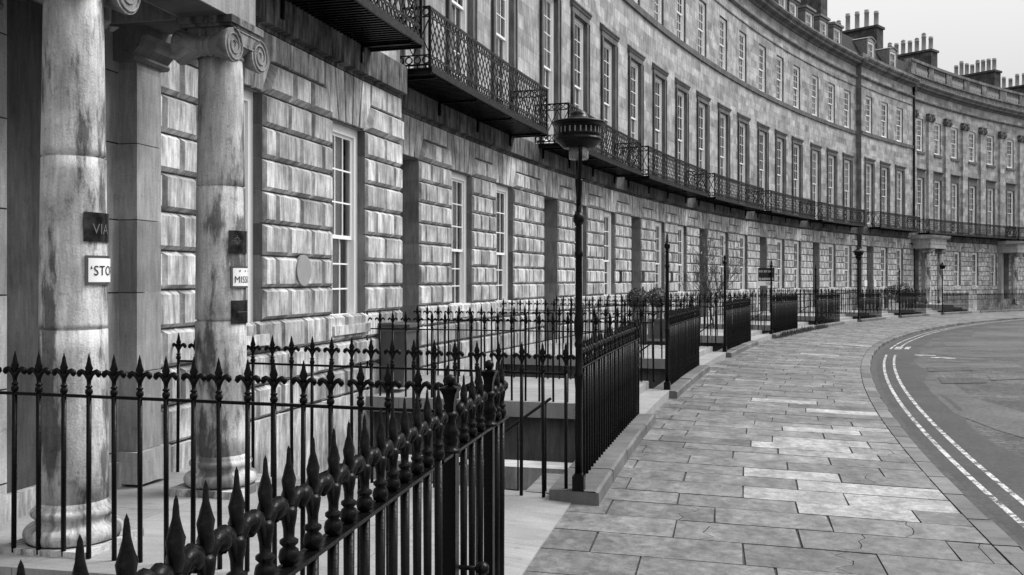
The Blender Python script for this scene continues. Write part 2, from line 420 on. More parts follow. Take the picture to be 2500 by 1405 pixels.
for px, t in patches: struct(road_poly(px, M['patch'], .006, t).build('road_patch', M['patch'], loc=(0, 0, 0)))
for px, t in [([(2262, 898), (2370, 898), (2376, 906), (2266, 908)], .4), ([(2290, 922), (2400, 925), (2412, 936), (2300, 938)], .45), ([(2410, 915), (2500, 912), (2540, 925), (2420, 930)], .5)]:
    struct(road_poly(px, M['asphalt'], .010, t * 2).build('road_patch', M['asphalt'], loc=(0, 0, 0)))
for px in [([(2188, 848), (2206, 848), (2200, 854), (2182, 854)]), ([(2213, 848), (2225, 848), (2219, 854), (2206, 854)]), ([(2270, 873), (2335, 875), (2332, 877.5), (2272, 875)]), ([(2232, 867), (2285, 869), (2283, 871), (2235, 869)])]:
    struct(road_poly(px, M['paint'], .010).build('road_marking', M['paint'], loc=(0, 0, 0)))
# sunken basement area
LAMPS = [-8.38, -0.21, 9.05, 18.15, 27.56, 36.89, 45.80, 55.05]
ENDS = [-11.46, -3.40, 4.79, 14.19, 23.80, 32.88, 41.98, 51.55]      # railing end before lamp i
mb = MB()
for u in [-24 + 2 * i for i in range(60)]:
    mb.cq([(u, -.6, -2.4), (u + 2, -.6, -2.4), (u + 2, 4.5, -2.4), (u, 4.5, -2.4)], 1.0)
    mb.cq([(u, 4.48, -2.4), (u + 2, 4.48, -2.4), (u + 2, 4.48, -.01 + zg(u + 2, 4.5)), (u, 4.48, -.01 + zg(u, 4.5))], .8)
struct(mb.build('basement_area', M['basement'], loc=(0, 0, 0)))

# ------------------------------------------------------------------ windows (shared meshes, one object each)
WCACHE = {}
def win_mesh(w, h, rec, rt, rb, split, cols=3):
    key = (round(w, 2), round(h, 2), rec, rt, rb, split, cols)
    if key in WCACHE: return WCACHE[key]
    f = MB(); hw = w / 2; t = .125
    f.box(-hw, -hw + t, rec, rec + .14, 0, h); f.box(hw - t, hw, rec, rec + .14, 0, h)
    f.box(-hw + t, hw - t, rec, rec + .14, h - t, h); f.box(-hw + t, hw - t, rec - .04, rec + .14, 0, .05)
    zs = .05 + (h - t - .05) * split
    def sash(z0, z1, y, rows, bot):
        s_ = .05; x0, x1 = -hw + t, hw - t
        f.box(x0, x0 + s_, y, y + .04, z0, z1); f.box(x1 - s_, x1, y, y + .04, z0, z1)
        f.box(x0 + s_, x1 - s_, y, y + .04, z0, z0 + bot); f.box(x0 + s_, x1 - s_, y, y + .04, z1 - .045, z1)
        gx0, gx1, gz0, gz1 = x0 + s_, x1 - s_, z0 + bot, z1 - .045
        for i in range(1, cols):
            x = gx0 + (gx1 - gx0) * i / cols; f.box(x - .010, x + .010, y + .005, y + .035, gz0, gz1)
        for i in range(1, rows):
            z = gz0 + (gz1 - gz0) * i / rows; f.box(gx0, gx1, y + .003, y + .037, z - .011, z + .011)
        return (gx0, gx1, gz0, gz1)
    A = sash(zs - .03, h - t, rec + .035, rt, .055); B = sash(.05, zs + .02, rec + .08, rb, .10)
    p = MB()
    for (a, y) in ((A, rec + .055), (B, rec + .10)):
        x0, x1, z0, z1 = a; p.add([(x0, y, z0), (x1, y, z0), (x1, y, z1), (x0, y, z1)], [[0, 1, 2, 3]])
    d = MB(); yb = rec + .55
    d.add([(-hw - .2, yb, -.1), (hw + .2, yb, -.1), (hw + .2, yb, h + .1), (-hw - .2, yb, h + .1)], [[0, 1, 2, 3]])
    for sx in (-1, 1): d.add([(sx * hw, rec + .14, 0), (sx * hw, yb, 0), (sx * hw, yb, h), (sx * hw, rec + .14, h)], [[0, 1, 2, 3]])
    d.add([(-hw, rec + .14, h - .02), (hw, rec + .14, h - .02), (hw, yb, h - .02), (-hw, yb, h - .02)], [[0, 1, 2, 3]])
    WCACHE[key] = (f.mesh('window'), p.mesh('pane'), d.mesh('dark_interior')); return WCACHE[key]
CC = {}
def cover_mesh(kind, w, h, rec):
    key = (kind, round(w, 2), round(h, 2), rec)
    if key in CC: return CC[key]
    c = MB(); hw = w / 2 - .1; y = rec + .2
    if kind == 'lower':
        c.box(-hw, hw, y, y + .01, .08, h * .5); c.box(-hw, -hw + .35 * w, y + .03, y + .04, h * .5, h - .1)
    elif kind == 'blind_full' or kind == 'blind_half' or kind == 'blind_low':
        z0 = {'blind_full': .08, 'blind_half': h * .5, 'blind_low': h * .25}[kind]
        c.box(-hw, hw, y, y + .01, z0, h - .1)
    else:
        for sx in (-1, 1):
            n_ = 10; ww = w * .44
            xs = [sx * hw - sx * ww * i / n_ for i in range(n_ + 1)]
            for i in range(n_):
                ya, yb = y + .05 * (i % 2), y + .05 * ((i + 1) % 2)
                c.add([(xs[i], ya, .06), (xs[i + 1], yb, .06), (xs[i + 1], yb, h - .1), (xs[i], ya, h - .1)], [[0, 1, 2, 3]])
    CC[key] = c.mesh('curtain'); return CC[key]
def place_window(root, u, o, z, w, h, rec=.2, rt=3, rb=3, split=.5, cols=3, cover=None):
    fm, pm, dm = win_mesh(w, h, rec, rt, rb, split, cols)
    wl = P(u, o, z) - ROOTLOC(root)
    wob = bpy.data.objects.new('window', fm); COL.objects.link(wob); wob.parent = root; wob.location = wl; wob.rotation_euler = (0, 0, ang(u))
    if not fm.materials: fm.materials.append(M['white']); pm.materials.append(M['glass']); dm.materials.append(M['room'])
    for nm, me in (('pane', pm), ('dark_interior', dm)):
        q = bpy.data.objects.new(nm, me); COL.objects.link(q); q.parent = wob
    if cover:
        me = cover_mesh(cover, w, h, rec)
        if not me.materials: me.materials.append(M['curtain'] if cover == 'curtain' else M['blind'])
        q = bpy.data.objects.new('curtain' if cover == 'curtain' else 'blind', me); COL.objects.link(q); q.parent = wob
    return wob
def rcover(): return rnd.choice(['lower', 'lower', 'lower', 'curtain', 'blind_low', 'lower', 'lower', 'blind_full'])

# ------------------------------------------------------------------ house pieces
def wall_grid(mb, u0, u1, z0, z1, opens, o, tone=1.0):
    us_ = {u0, u1}; zs_ = {z0, z1}
    for a, b2, c, d, _ in opens:
        us_ |= {a, b2}; zs_ |= {c, d}
    us_ = sorted(x for x in us_ if u0 - 1e-6 <= x <= u1 + 1e-6); zs_ = sorted(x for x in zs_ if z0 - 1e-6 <= x <= z1 + 1e-6)
    uu = []
    for a, b2 in zip(us_, us_[1:]):
        n_ = max(1, int(math.ceil((b2 - a) / 1.2))); uu += [a + (b2 - a) * i / n_ for i in range(n_)]
    uu.append(us_[-1])
    for a, b2 in zip(uu, uu[1:]):
        for c, d in zip(zs_, zs_[1:]):
            mu, mz = (a + b2) / 2, (c + d) / 2
            if any(p[0] < mu < p[1] and p[2] < mz < p[3] for p in opens): continue
            mb.cq([(a, o, c), (b2, o, c), (b2, o, d), (a, o, d)], tone)
def reveals(mb, opens, o, tone=1.0):
    for a, b2, c, d, dep in opens:
        mb.cq([(a, o, c), (a, o - dep, c), (a, o - dep, d), (a, o, d)], tone)
        mb.cq([(b2, o, c), (b2, o - dep, c), (b2, o - dep, d), (b2, o, d)], tone)
        mb.cq([(a, o, d), (a, o - dep, d), (b2, o - dep, d), (b2, o, d)], tone)
        mb.cq([(a, o, c), (a, o - dep, c), (b2, o - dep, c), (b2, o, c)], tone)
COURSE = [4.24 - .39 * i for i in range(11)]
def rustic(mb, u0, u1, o, opens, zbase, holes=(), archtop=5.0):
    """blocks; opens: (a,b,zbot,ztop) ; holes: u-intervals without any stone work"""
    G, PR = .012, .065
    ops = sorted(opens)
    for k in range(len(COURSE) - 1):
        zt, zb = COURSE[k], COURSE[k + 1]
        segs = []; cur = u0
        for a, b2, c, d in ops:
            if c < zb + .1 and d > zt - .1:
                if a > cur: segs.append((cur, a))
                cur = max(cur, b2)
        for h in holes: pass
        if u1 > cur: segs.append((cur, u1))
        for h0, h1 in holes:
            ns = []
            for a, b2 in segs:
                if h1 <= a or h0 >= b2: ns.append((a, b2))
                else:
                    if h0 > a: ns.append((a, h0))
                    if h1 < b2: ns.append((h1, b2))
            segs = ns
        for a, b2 in segs:
            wd = b2 - a
            if wd < .08: continue
            nb = max(1, round(wd / .62)); off = (k % 2) * .5
            cuts = [a] + [a + wd * (i + off) / nb for i in range(0 if off else 1, nb)] + [b2]
            cuts = [c for i, c in enumerate(cuts) if i == 0 or c - cuts[i - 1] > .05]
            if cuts[-1] != b2: cuts[-1] = b2
            for c, d in zip(cuts, cuts[1:]):
                tn = rnd.choice([.74, .9, .97, 1, 1, 1.06, 1.16] if u0 < 15 else [.86, .95, 1, 1, 1.04, 1.08]) * (.85 if zb < .9 else 1)
                mb.block([(c, zb), (d, zb), (d, zt), (c, zt)], o, o + PR, c=.040, g=.009, tone=tn)
    # flat arches, trapezoid panels and top blocks
    zt, zm, SL = 4.24, 4.65, .22
    arch = [(a, b2) for a, b2, c, d in ops if d > 4.1]
    for a, b2 in arch:
        if any(h0 <= a and b2 <= h1 for h0, h1 in holes): continue
        nv = 5; a2, bb2 = a - SL, b2 + SL
        for i in range(nv):
            f0, f1 = i / nv, (i + 1) / nv
            bl, br = a + (b2 - a) * f0, a + (b2 - a) * f1; tl, trr = a2 + (bb2 - a2) * f0, a2 + (bb2 - a2) * f1
            poly = [(bl, zt), (br, zt)]
            if i == nv - 1: poly.append((bb2, zm))
            poly += [(trr, archtop), (tl, archtop)]
            if i == 0: poly.append((a2, zm))
            mb.block(poly, o, o + .035, c=.010, g=.014 if u0 < 15 else .022, tone=rnd.choice([.75, .88, 1, 1.05]))
    edges = [u0] + [x for ab in arch for x in ab] + [u1]
    for i in range(0, len(edges), 2):
        a, b2 = edges[i], edges[i + 1]
        ta = a + SL if i > 0 else a; tb = b2 - SL if i + 2 < len(edges) else b2
        sub = [(a, b2, ta, tb)]
        if any(h0 < (a + b2) / 2 < h1 for h0, h1 in holes): continue
        if tb - ta < .08: continue
        nb = max(1, round((tb - ta) / .5))
        for j in range(nb):
            c, d = ta + (tb - ta) * j / nb, ta + (tb - ta) * (j + 1) / nb
            mb.block([(c, zm), (d, zm), (d, archtop), (c, archtop)], o, o + .035, c=.010, g=.012, tone=rnd.choice([.8, .9, 1, 1.05]))
        nb2 = max(1, nb)
        for j in range(nb2):
            c, d = ta + (tb - ta) * j / nb2, ta + (tb - ta) * (j + 1) / nb2
            poly = [(a if j == 0 else c, zt), (b2 if j == nb2 - 1 else d, zt), (d, zm), (c, zm)]
            mb.block(poly, o, o + .10, c=.055, g=.010, tone=rnd.choice([.85, 1, 1.1]))

def ring(mb, f, c, r, n_=10, w=.020, d=.016):
    """flat ring; f(a,z)->world point in the panel plane, second fn offset by depth"""
    pts = []
    for k in range(n_):
        t = 2 * pi * k / n_
        for rr in (r, r - w):
            for dd in (0, d): pts.append(f(c[0] + rr * cos(t), c[1] + rr * sin(t), dd))
    F = []
    for k in range(n_):
        a, b2 = k * 4, ((k + 1) % n_) * 4
        F += [[a, b2, b2 + 1, a + 1], [a + 2, b2 + 2, b2 + 3, a + 3], [a, b2, b2 + 2, a + 2], [a + 1, b2 + 1, b2 + 3, a + 3]]
    mb.add(pts, F)
def bar(mb, f, a, z0, b2, z1, w=.012, d=.012):
    dx, dz = b2 - a, z1 - z0; l = hypot(dx, dz); nx, nz = -dz / l * w / 2, dx / l * w / 2
    pts = [f(a + s * nx, z0 + s * nz, dd) for s in (1, -1) for dd in (0, d)] + [f(b2 + s * nx, z1 + s * nz, dd) for s in (1, -1) for dd in (0, d)]
    mb.add(pts, [[0, 1, 5, 4], [2, 3, 7, 6], [0, 2, 6, 4], [1, 3, 7, 5], [0, 1, 3, 2], [4, 5, 7, 6]])
def lattice_panel(mb, f, s0, s1, z0, z1, pitch=.2, n_=10, xl=False, k=1.0):
    """z0 bottom rail, z1 top rail"""
    Lp = s1 - s0; bt, tb = z0 + .16, z1 - .16
    segs = max(1, int(Lp / 1.0)) if not xl else 1
    for zz, ww in ((z0, .03), (bt, .022), (tb, .022), (z1, .036)):
        for i in range(segs): bar(mb, f, s0 + Lp * i / segs, zz, s0 + Lp * (i + 1) / segs, zz, ww, .016)
    for s in (s0, s1): bar(mb, f, s, z0 - .05, s, z1, .03, .022)
    nr = max(1, round(Lp / .145)); st_ = Lp / nr
    for i in range(nr):
        for zz in ((z0 + bt) / 2, (tb + z1) / 2): ring(mb, f, (s0 + st_ * (i + .5), zz), min(st_ / 2, .068), n_, .020 * k)
    for i in range(nr): bar(mb, f, s0 + st_ * (i + .5), z0 - .05, s0 + st_ * (i + .5), z0, .024, .02)
    H = tb - bt
    if xl: run = Lp / max(1, round(Lp / (H * .5))); pitch = run
    else: run = pitch * 2.4
    a = s0 - run
    while a < s1:
        for sg in (1, -1):
            x0, x1 = (a, a + run) if sg > 0 else (a + run, a)
            za, zb_ = bt, tb
            # clip
            pa, pb = (x0, za), (x1, zb_)
            def clip(p, q):
                if p[0] < s0: t = (s0 - p[0]) / (q[0] - p[0]); p = (s0, p[1] + (q[1] - p[1]) * t)
                if p[0] > s1: t = (s1 - p[0]) / (q[0] - p[0]); p = (s1, p[1] + (q[1] - p[1]) * t)
                return p
            if max(x0, x1) <= s0 or min(x0, x1) >= s1: continue
            pa2 = clip(pa, pb); pb2 = clip(pb, pa)
            if hypot(pa2[0] - pb2[0], pa2[1] - pb2[1]) > .02: bar(mb, f, pa2[0], pa2[1], pb2[0], pb2[1], .018 * k, .014)
        a += pitch
def balcony(root, u0, u1, o, left=True, right=True, far=False):
    fl = MB(); fl.cbox(u0, u1, o, o + .95, 5.47, 5.51, seg=1.0)
    fl.cbox(u0, u1, o + .93, o + .97, 5.45, 5.54, seg=1.0)
    for a in (u0, u1 - .04): fl.cbox(a, a + .04, o, o + .95, 5.42, 5.53)
    a = u0 + .06
    while a < u1: fl.cbox(a, a + .035, o + .02, o + .93, 5.44, 5.47); a += .11 if not far else .2
    nb = max(2, round((u1 - u0) / 2.6))
    for i in range(nb + 1):
        a = u0 + .35 + (u1 - u0 - .7) * i / nb
        fl.cbox(a - .02, a + .02, o + .0, o + .9, 5.41, 5.45); fl.cbox(a - .03, a + .03, o + .0, o + .16, 5.18, 5.42)
        pass
    ob = fl.build('balcony', M['iron'], root)
    r = MB(); nn = 8 if far else 12
    lattice_panel(r, lambda s, z, d: P(s, o + .93 - d, z), u0, u1, 5.58, 6.54, n_=nn, pitch=.2 if not far else .22, k=1.0 if not far else 1.45)
    for a in ([u0 + .01] if left else []) + ([u1 - .01] if right else []):
        lattice_panel(r, lambda s, z, d, a=a: P(a + d, s, z), o + .02, o + .93, 5.58, 6.54, n_=nn, xl=True, k=1.0 if not far else 1.4)
    me = MB.mesh(r, 'balcony_railing')
    q = bpy.data.objects.new('balcony_railing', me); COL.objects.link(q); me.materials.append(M['iron'])
    oo = ROOTLOC(root); 
    for v in me.vertices: v.co -= oo
    q.parent = ob
    return ob

PILZ = None
def ionic_pilaster(mbs, mbc, u, o, z0, z1, w=.85, pr=.16):
    mbs.cbox(u - w / 2, u + w / 2, o, o + pr, z0, z1 - .6)
    mbc.cbox(u - w / 2 - .02, u + w / 2 + .02, o, o + pr + .03, z1 - .6, z1 - .52)
    mbc.cbox(u - w / 2 - .12, u + w / 2 + .12, o, o + pr + .12, z1 - .09, z1)
    mbc.cbox(u - w / 2, u + w / 2, o, o + pr + .06, z1 - .52, z1 - .09)
    for s in (-1, 1):
        c = (u + s * w * .42, z1 - .33); pts = []
        n_ = 14
        for k in range(n_):
            t = 2 * pi * k / n_; pts.append((c[0] + .22 * cos(t), c[1] + .24 * sin(t)))
        mbc.add([P(a, o + .0, z) for a, z in pts] + [P(a, o + pr + .12, z) for a, z in pts] , [[k, (k + 1) % n_, n_ + (k + 1) % n_, n_ + k] for k in range(n_)] + [list(range(n_, 2 * n_))], [(a, z) for a, z in pts] * 2)
        pts = [(c[0] + .10 * cos(2 * pi * k / n_), c[1] + .11 * sin(2 * pi * k / n_)) for k in range(n_)]
        mbc.add([P(a, o + pr + .1, z) for a, z in pts] + [P(a, o + pr + .17, z) for a, z in pts], [[k, (k + 1) % n_, n_ + (k + 1) % n_, n_ + k] for k in range(n_)] + [list(range(n_, 2 * n_))], [(a, z) for a, z in pts] * 2, .6)

def column_obj(root, u, o, z0, z1, uo_=(0, 0)):
    """free-standing Ionic column, local frame x = along the front, y = into the building"""
    c = MB(); H = z1 - z0
    c.box(-.33, .33, -.33, .33, 0, .09, 1.0)
    prof = [(.30, .09)]
    for k in range(9): t = -pi / 2 + pi * k / 8; prof.append((.275 + .045 * cos(t), .145 + .055 * sin(t)))
    prof += [(.265, .205), (.25, .215), (.243, .235), (.25, .255)]
    for k in range(7): t = -pi / 2 + pi * k / 6; prof.append((.25 + .025 * cos(t), .285 + .028 * sin(t)))
    prof += [(.245, .315), (.24, .33), (.228, .36)]
    c.lathe(prof, 36)
    sh = [(.228, .36)]; zt = H - .34
    for k in range(1, 21):
        f = k / 20; z = .36 + (zt - .36) * f; r = .228 - .036 * f ** 1.6
        sh.append((r, z))
    js = [.36 + (zt - .36) * q for q in (.34, .68)]
    full = []
    for i, (r, z) in enumerate(sh):
        full.append((r, z))
        if i + 1 < len(sh):
            for j in js:
                if z < j - .01 and sh[i + 1][1] > j + .01 and abs(j - z) < .3: full += [(r - .001, j - .009), (r - .016, j - .004), (r - .016, j + .004), (r - .001, j + .009)]
    c.lathe(full, 36)
    shaft = c
    root2 = thing('x', 'x', 'x', (0, 0, 0)) if False else None
    shaft.uv = [[(a_ + uo_[0], b_ + uo_[1]) for a_, b_ in f_] for f_ in shaft.uv]
    col = shaft.build('column', M['column'], root, world=False, loc=P(u, o, z0) - ROOTLOC(root), rot=ang(u))
    k_ = MB(); zb = zt
    k_.lathe([(.192, zb), (.205, zb + .01), (.205, zb + .03), (.195, zb + .04), (.2, zb + .06), (.245, zb + .10), (.255, zb + .13), (.24, zb + .16)], 32)
    k_.box(-.29, .29, -.27, .27, H - .065, H - .0); k_.box(-.27, .27, -.25, .25, H - .09, H - .065)
    # bolsters (along y) with scroll faces front and back
    for sx in (-1, 1):
        cx_, cz_ = sx * .235, zb + .085
        def disc(y0, y1, r0, r1):
            n_ = 22; pts = [(cx_ + r0 * cos(2 * pi * k / n_), y0, cz_ + r0 * sin(2 * pi * k / n_)) for k in range(n_)] + [(cx_ + r1 * cos(2 * pi * k / n_), y1, cz_ + r1 * sin(2 * pi * k / n_)) for k in range(n_)]
            k_.add(pts, [[k, (k + 1) % n_, n_ + (k + 1) % n_, n_ + k] for k in range(n_)], None, 1.0, True)
            return pts
        segs_ = [(-.26, .15), (-.24, .15), (-.215, .142), (-.12, .10), (-.05, .075), (-.045, .085), (-.015, .085), (-.01, .075), (.01, .075), (.015, .085), (.045, .085), (.05, .075), (.12, .10), (.215, .142), (.24, .15), (.26, .15)]
        for (ya, ra), (yb, rb_) in zip(segs_, segs_[1:]): disc(ya, yb, ra, rb_)
        for y, sg in ((-.26, -1), (.26, 1)):
            n_ = 22; k_.add([(cx_ + .15 * cos(2 * pi * k / n_), y, cz_ + .15 * sin(2 * pi * k / n_)) for k in range(n_)], [list(range(n_))])
            sp = []; rr = []
            for k in range(34):
                t = k / 33; a_ = pi / 2 + sx * -1 * (-1) * 2 * pi * 2.3 * t * (1 if sx > 0 else -1) * (-1); r = .138 * (1 - t) ** .8 + .012
                sp.append((cx_ + r * cos(a_), y + sg * .004, cz_ + r * sin(a_))); rr.append(.011 - .005 * t)
            k_.tube(sp, rr, 6)
            k_.lathe([(.0, 0)], 3) if False else None
    # canalis band between volutes
    for y0, y1 in ((-.26, -.2), (.2, .26)):
        pts = []
        for k in range(9):
            x = -.225 + .45 * k / 8; sag = zb + .135 - .03 * (1 - (x / .225) ** 2)
            pts.append((x, sag))
        for (xa, za), (xb, zb2) in zip(pts, pts[1:]):
            top = zb + .235
            k_.add([(xa, y0, za), (xb, y0, zb2), (xb, y0, top), (xa, y0, top), (xa, y1, za), (xb, y1, zb2), (xb, y1, top), (xa, y1, top)], [[0, 1, 2, 3], [4, 5, 6, 7], [0, 1, 5, 4]])
            k_.tube([(xa, y0 if y0 < 0 else y1, za), (xb, y0 if y0 < 0 else y1, zb2)], .007, 5)
        k_.tube([(-.225, y0 if y0 < 0 else y1, zb + .228), (.225, y0 if y0 < 0 else y1, zb + .228)], .010, 5)
    k_.box(-.23, .23, -.2, .2, zb + .13, H - .09)
    k_.t = [t_ * .5 for t_ in k_.t]
    cap = k_.build('capital', M['column'], col, world=False)
    return col

def chimney(root, u, o_front, length, wid, z0, z1, pots, seed):
    rr = random.Random(seed); c = MB()
    c.cbox(u - wid, u, o_front - length, o_front, z0, z1 - .18)
    c.cbox(u - wid - .1, u + .1, o_front - length - .1, o_front + .1, z1 - .18, z1)
    st_ = c.build('chimney', M['chim'], root)
    for i in range(pots):
        p = MB(); h = rr.choice([1.15, 1.2, 1.25, 1.45, .95]); r = .20
        p.lathe([(r * .95, 0), (r, .1), (r * .92, .12), (r * .85, h * .8), (r * .98, h * .82), (r * .98, h * .88), (r * .85, h * .9), (r * .9, h), (r * .7, h), (r * .7, h - .2)], 14)
        if rr.random() < .3: p.lathe([(r * .95, h), (r * .8, h + .08), (r * .4, h + .16), (0, h + .18)], 14)
        wp = P(u - wid / 2, o_front - .3 - (length - .6) * i / max(1, pots - 1), z1)
        q = p.build('chimney_pot', M['pot'], st_, world=False, loc=wp - ROOTLOC(root), rot=0)
def dormer(root, u, o, z0, w, h, curved=False):
    d = MB(); hw = w / 2
    d.cbox(u - hw, u - hw + .16, o - 1.6, o, z0, z0 + h); d.cbox(u + hw - .16, u + hw, o - 1.6, o, z0, z0 + h)
    if curved:
        n_ = 8; pr = [(u - hw - .06 + (w + .12) * k / n_, z0 + h + .22 * sin(pi * k / n_)) for k in range(n_ + 1)]
        for (a, za), (b2, zb_) in zip(pr, pr[1:]):
            d.cq([(a, o + .08, za), (b2, o + .08, zb_), (b2, o - 1.8, zb_), (a, o - 1.8, za)])
            d.cq([(a, o + .08, za - .1), (b2, o + .08, zb_ - .1), (b2, o + .08, zb_), (a, o + .08, za)])
            d.cq([(a, o, z0 + h - .15), (b2, o, z0 + h - .15), (b2, o, zb_), (a, o, za)], 2.8)
    else:
        d.cbox(u - hw - .12, u + hw + .12, o - 1.8, o + .14, z0 + h, z0 + h + .14); d.cbox(u - hw - .04, u + hw + .04, o - 1.8, o + .05, z0 + h - .16, z0 + h)
    ob = d.build('dormer', M['lead'], root)
    fm, pm, dm = win_mesh(w - .32, h - .16, .04, 2, 2, .5, 2)
    q = bpy.data.objects.new('window', fm); COL.objects.link(q); q.parent = ob; q.location = P(u, o, z0) - ROOTLOC(root); q.rotation_euler = (0, 0, ang(u))
    f2 = bpy.data.objects.new('blind', cover_mesh('blind_low', w - .32, h - .16, .04)); COL.objects.link(f2); f2.parent = ob; f2.location = q.location; f2.rotation_euler = q.rotation_euler
    if not fm.materials: fm.materials.append(M['white']); pm.materials.append(M['glass']); dm.materials.append(M['room'])
    if not f2.data.materials: f2.data.materials.append(M['blind'])
    p2 = bpy.data.objects.new('pane', pm); COL.objects.link(p2); p2.parent = ob; p2.location = q.location; p2.rotation_euler = q.rotation_euler

def house(name, label, u0, u1, o, doors, wins, ups, kind='main', holes=(), balc=None, upper=True, dormers=(), chim=None, topz=17.1, doorw=1.2, wg=1.2, wu=1.25, far=False, group='houses of the crescent terrace'):
    root = thing(name, label, 'house', P((u0 + u1) / 2, o, zg((u0 + u1) / 2, 4)), 0, group)
    zb = -2.4; gz = gfront((u0 + u1) / 2)
    opens = []
    for c in doors: opens.append((c - doorw / 2, c + doorw / 2, .25 + gz, 4.24, 1.1))
    for c in wins: opens.append((c - wg / 2, c + wg / 2, 1.35, 4.24, .32))
    jm = MB(); wall_grid(jm, u0, u1, zb, 5.0, opens, o)
    for a in (u0, u1): jm.cq([(a, o, zb), (a, o - 1, zb), (a, o - 1, 5.0), (a, o, 5.0)], 1.0)
    jm.build('ground_floor_wall', M['joint'], root)
    for op in opens:     # jamb stones proud of the joints, coursed
        a, b2, c, d, dep = op; rv = MB(); reveals(rv, [op], o + .003, .62)  # low jamb tones paint the recess shade into the stone
        for k in range(8):
            zt, z_b = COURSE[k] - .006, max(COURSE[k + 1] + .006, c)
            if zt <= z_b: continue
            for s in (a, b2):
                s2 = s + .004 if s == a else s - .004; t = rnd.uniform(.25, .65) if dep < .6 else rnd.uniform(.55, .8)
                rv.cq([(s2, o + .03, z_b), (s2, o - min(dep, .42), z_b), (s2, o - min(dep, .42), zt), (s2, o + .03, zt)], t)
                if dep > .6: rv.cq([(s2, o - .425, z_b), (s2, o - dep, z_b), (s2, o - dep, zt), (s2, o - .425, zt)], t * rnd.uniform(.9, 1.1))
        rv.build('reveal', M['plainst'], root)
    bl = MB(); rustic(bl, u0, u1, o, [(a, b2, c, d) for a, b2, c, d, _ in opens], 0, holes)
    for c in wins: bl.cbox(c - wg / 2 - .05, c + wg / 2 + .05, o - .1, o + .10, 1.22, 1.35)
    bl.cbox(u0, u1, o, o + .07, -.6, .335, tone=.95)
    bl.build('rusticated_blocks', M['rustic'], root)
    # band under the balcony
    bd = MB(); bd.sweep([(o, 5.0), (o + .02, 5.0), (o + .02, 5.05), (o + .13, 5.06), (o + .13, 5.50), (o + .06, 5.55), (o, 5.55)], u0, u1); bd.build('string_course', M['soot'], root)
    for c in doors:
        d = MB(); z0 = .25 + gz
        d.cbox(c - doorw / 2, c + doorw / 2, o - 1.2, o - 1.1, z0, 4.24)
        q = d.build('door', M['door'], root)
        d = MB(); d.cbox(c - doorw / 2 + .1, c - doorw / 2 + .18, o - 1.1, o - 1.05, z0, 4.2); d.cbox(c + doorw / 2 - .18, c + doorw / 2 - .1, o - 1.1, o - 1.05, z0, 4.2); d.cbox(c - doorw / 2 + .18, c + doorw / 2 - .18, o - 1.1, o - 1.05, 2.9, 3.0)
        qq = MB(); 
        me = d.mesh('door_frame'); me.materials.append(M['white']); oo = ROOTLOC(root)
        for v in me.vertices: v.co -= oo
        f_ = bpy.data.objects.new('door_frame', me); COL.objects.link(f_); f_.parent = q
    for c in wins: place_window(root, c, o, 1.35, wg, 2.89, .09, 3, 3, .45, 3, 'curtain' if not far else rnd.choice(['blind_full', 'lower', 'lower', 'curtain']))
    if balc:
        for b0, b1 in balc: balcony(root, b0, b1, o if kind != 'main' else .02, far=far)
    if not upper:
        return root
    T = topz
    if kind == 'palace':
        w1, w2 = (5.72, 9.75), (11.72, 14.2)
    else: w1, w2 = (5.72, 9.85), (11.93, 14.38)
    uo = [(c - wu / 2, c + wu / 2, w1[0], w1[1], .3) for c in ups] + [(c - wu / 2 + .03, c + wu / 2 - .03, w2[0], w2[1], .3) for c in ups]
    uw = MB(); wall_grid(uw, u0, u1, 5.55, 16.4, uo, o)
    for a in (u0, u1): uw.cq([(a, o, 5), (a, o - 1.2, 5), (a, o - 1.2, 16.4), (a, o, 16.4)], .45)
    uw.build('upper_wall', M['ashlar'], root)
    for ic, c in enumerate(ups):
        ar = MB(); reveals(ar, [uo[ic], uo[ic + len(ups)]], o - .002, 1.0)
        if kind != 'palace':
            a, b2 = c - wu / 2, c + wu / 2; w_ = .21
            for (x0, x1) in ((a - w_, a - .001), (b2 + .001, b2 + w_)):
                ar.cbox(x0, x1, o, o + .05, 5.55, w1[1])
            ar.cbox(a - w_, a - w_ + .05, o, o + .08, 5.55, w1[1]); ar.cbox(b2 + w_ - .05, b2 + w_, o, o + .08, 5.55, w1[1])
            ar.cbox(a - w_, b2 + w_, o, o + .06, w1[1], w1[1] + .18)
            ar.sweep([(o, w1[1] + .18), (o + .08, w1[1] + .18), (o + .10, w1[1] + .24), (o + .13, w1[1] + .28), (o + .13, w1[1] + .32), (o, w1[1] + .42)], a - w_ - .06, b2 + w_ + .06)
        else:
            ar.cbox(c - wu / 2 - .12, c + wu / 2 + .12, o, o + .1, w2[0] - .2, w2[0] - .01)
            a, b2 = c - wu / 2, c + wu / 2
            for (x0, x1) in ((a - .16, a - .001), (b2 + .001, b2 + .16)): ar.cbox(x0, x1, o, o + .05, 5.55, w1[1])
            ar.sweep([(o, w1[1] + .0), (o + .05, w1[1]), (o + .05, w1[1] + .5), (o + .2, w1[1] + .58), (o + .2, w1[1] + .63), (o, w1[1] + .7)], a - .2, b2 + .2)
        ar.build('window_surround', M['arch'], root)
    ar = MB()
    if kind != 'palace': ar.sweep([(o, 11.65), (o + .07, 11.67), (o + .08, 11.90), (o, 11.93)], u0, u1)
    if ar.v: ar.build('sill_band', M['arch'], root)
    for i, c in enumerate(ups):
        place_window(root, c, o, w1[0], wu, w1[1] - w1[0], .08, 4, 4, .52, 3, rcover())
        place_window(root, c, o, w2[0], wu - .06, w2[1] - w2[0], .08, 3, 3, .5, 3, rcover())
    cn = MB()
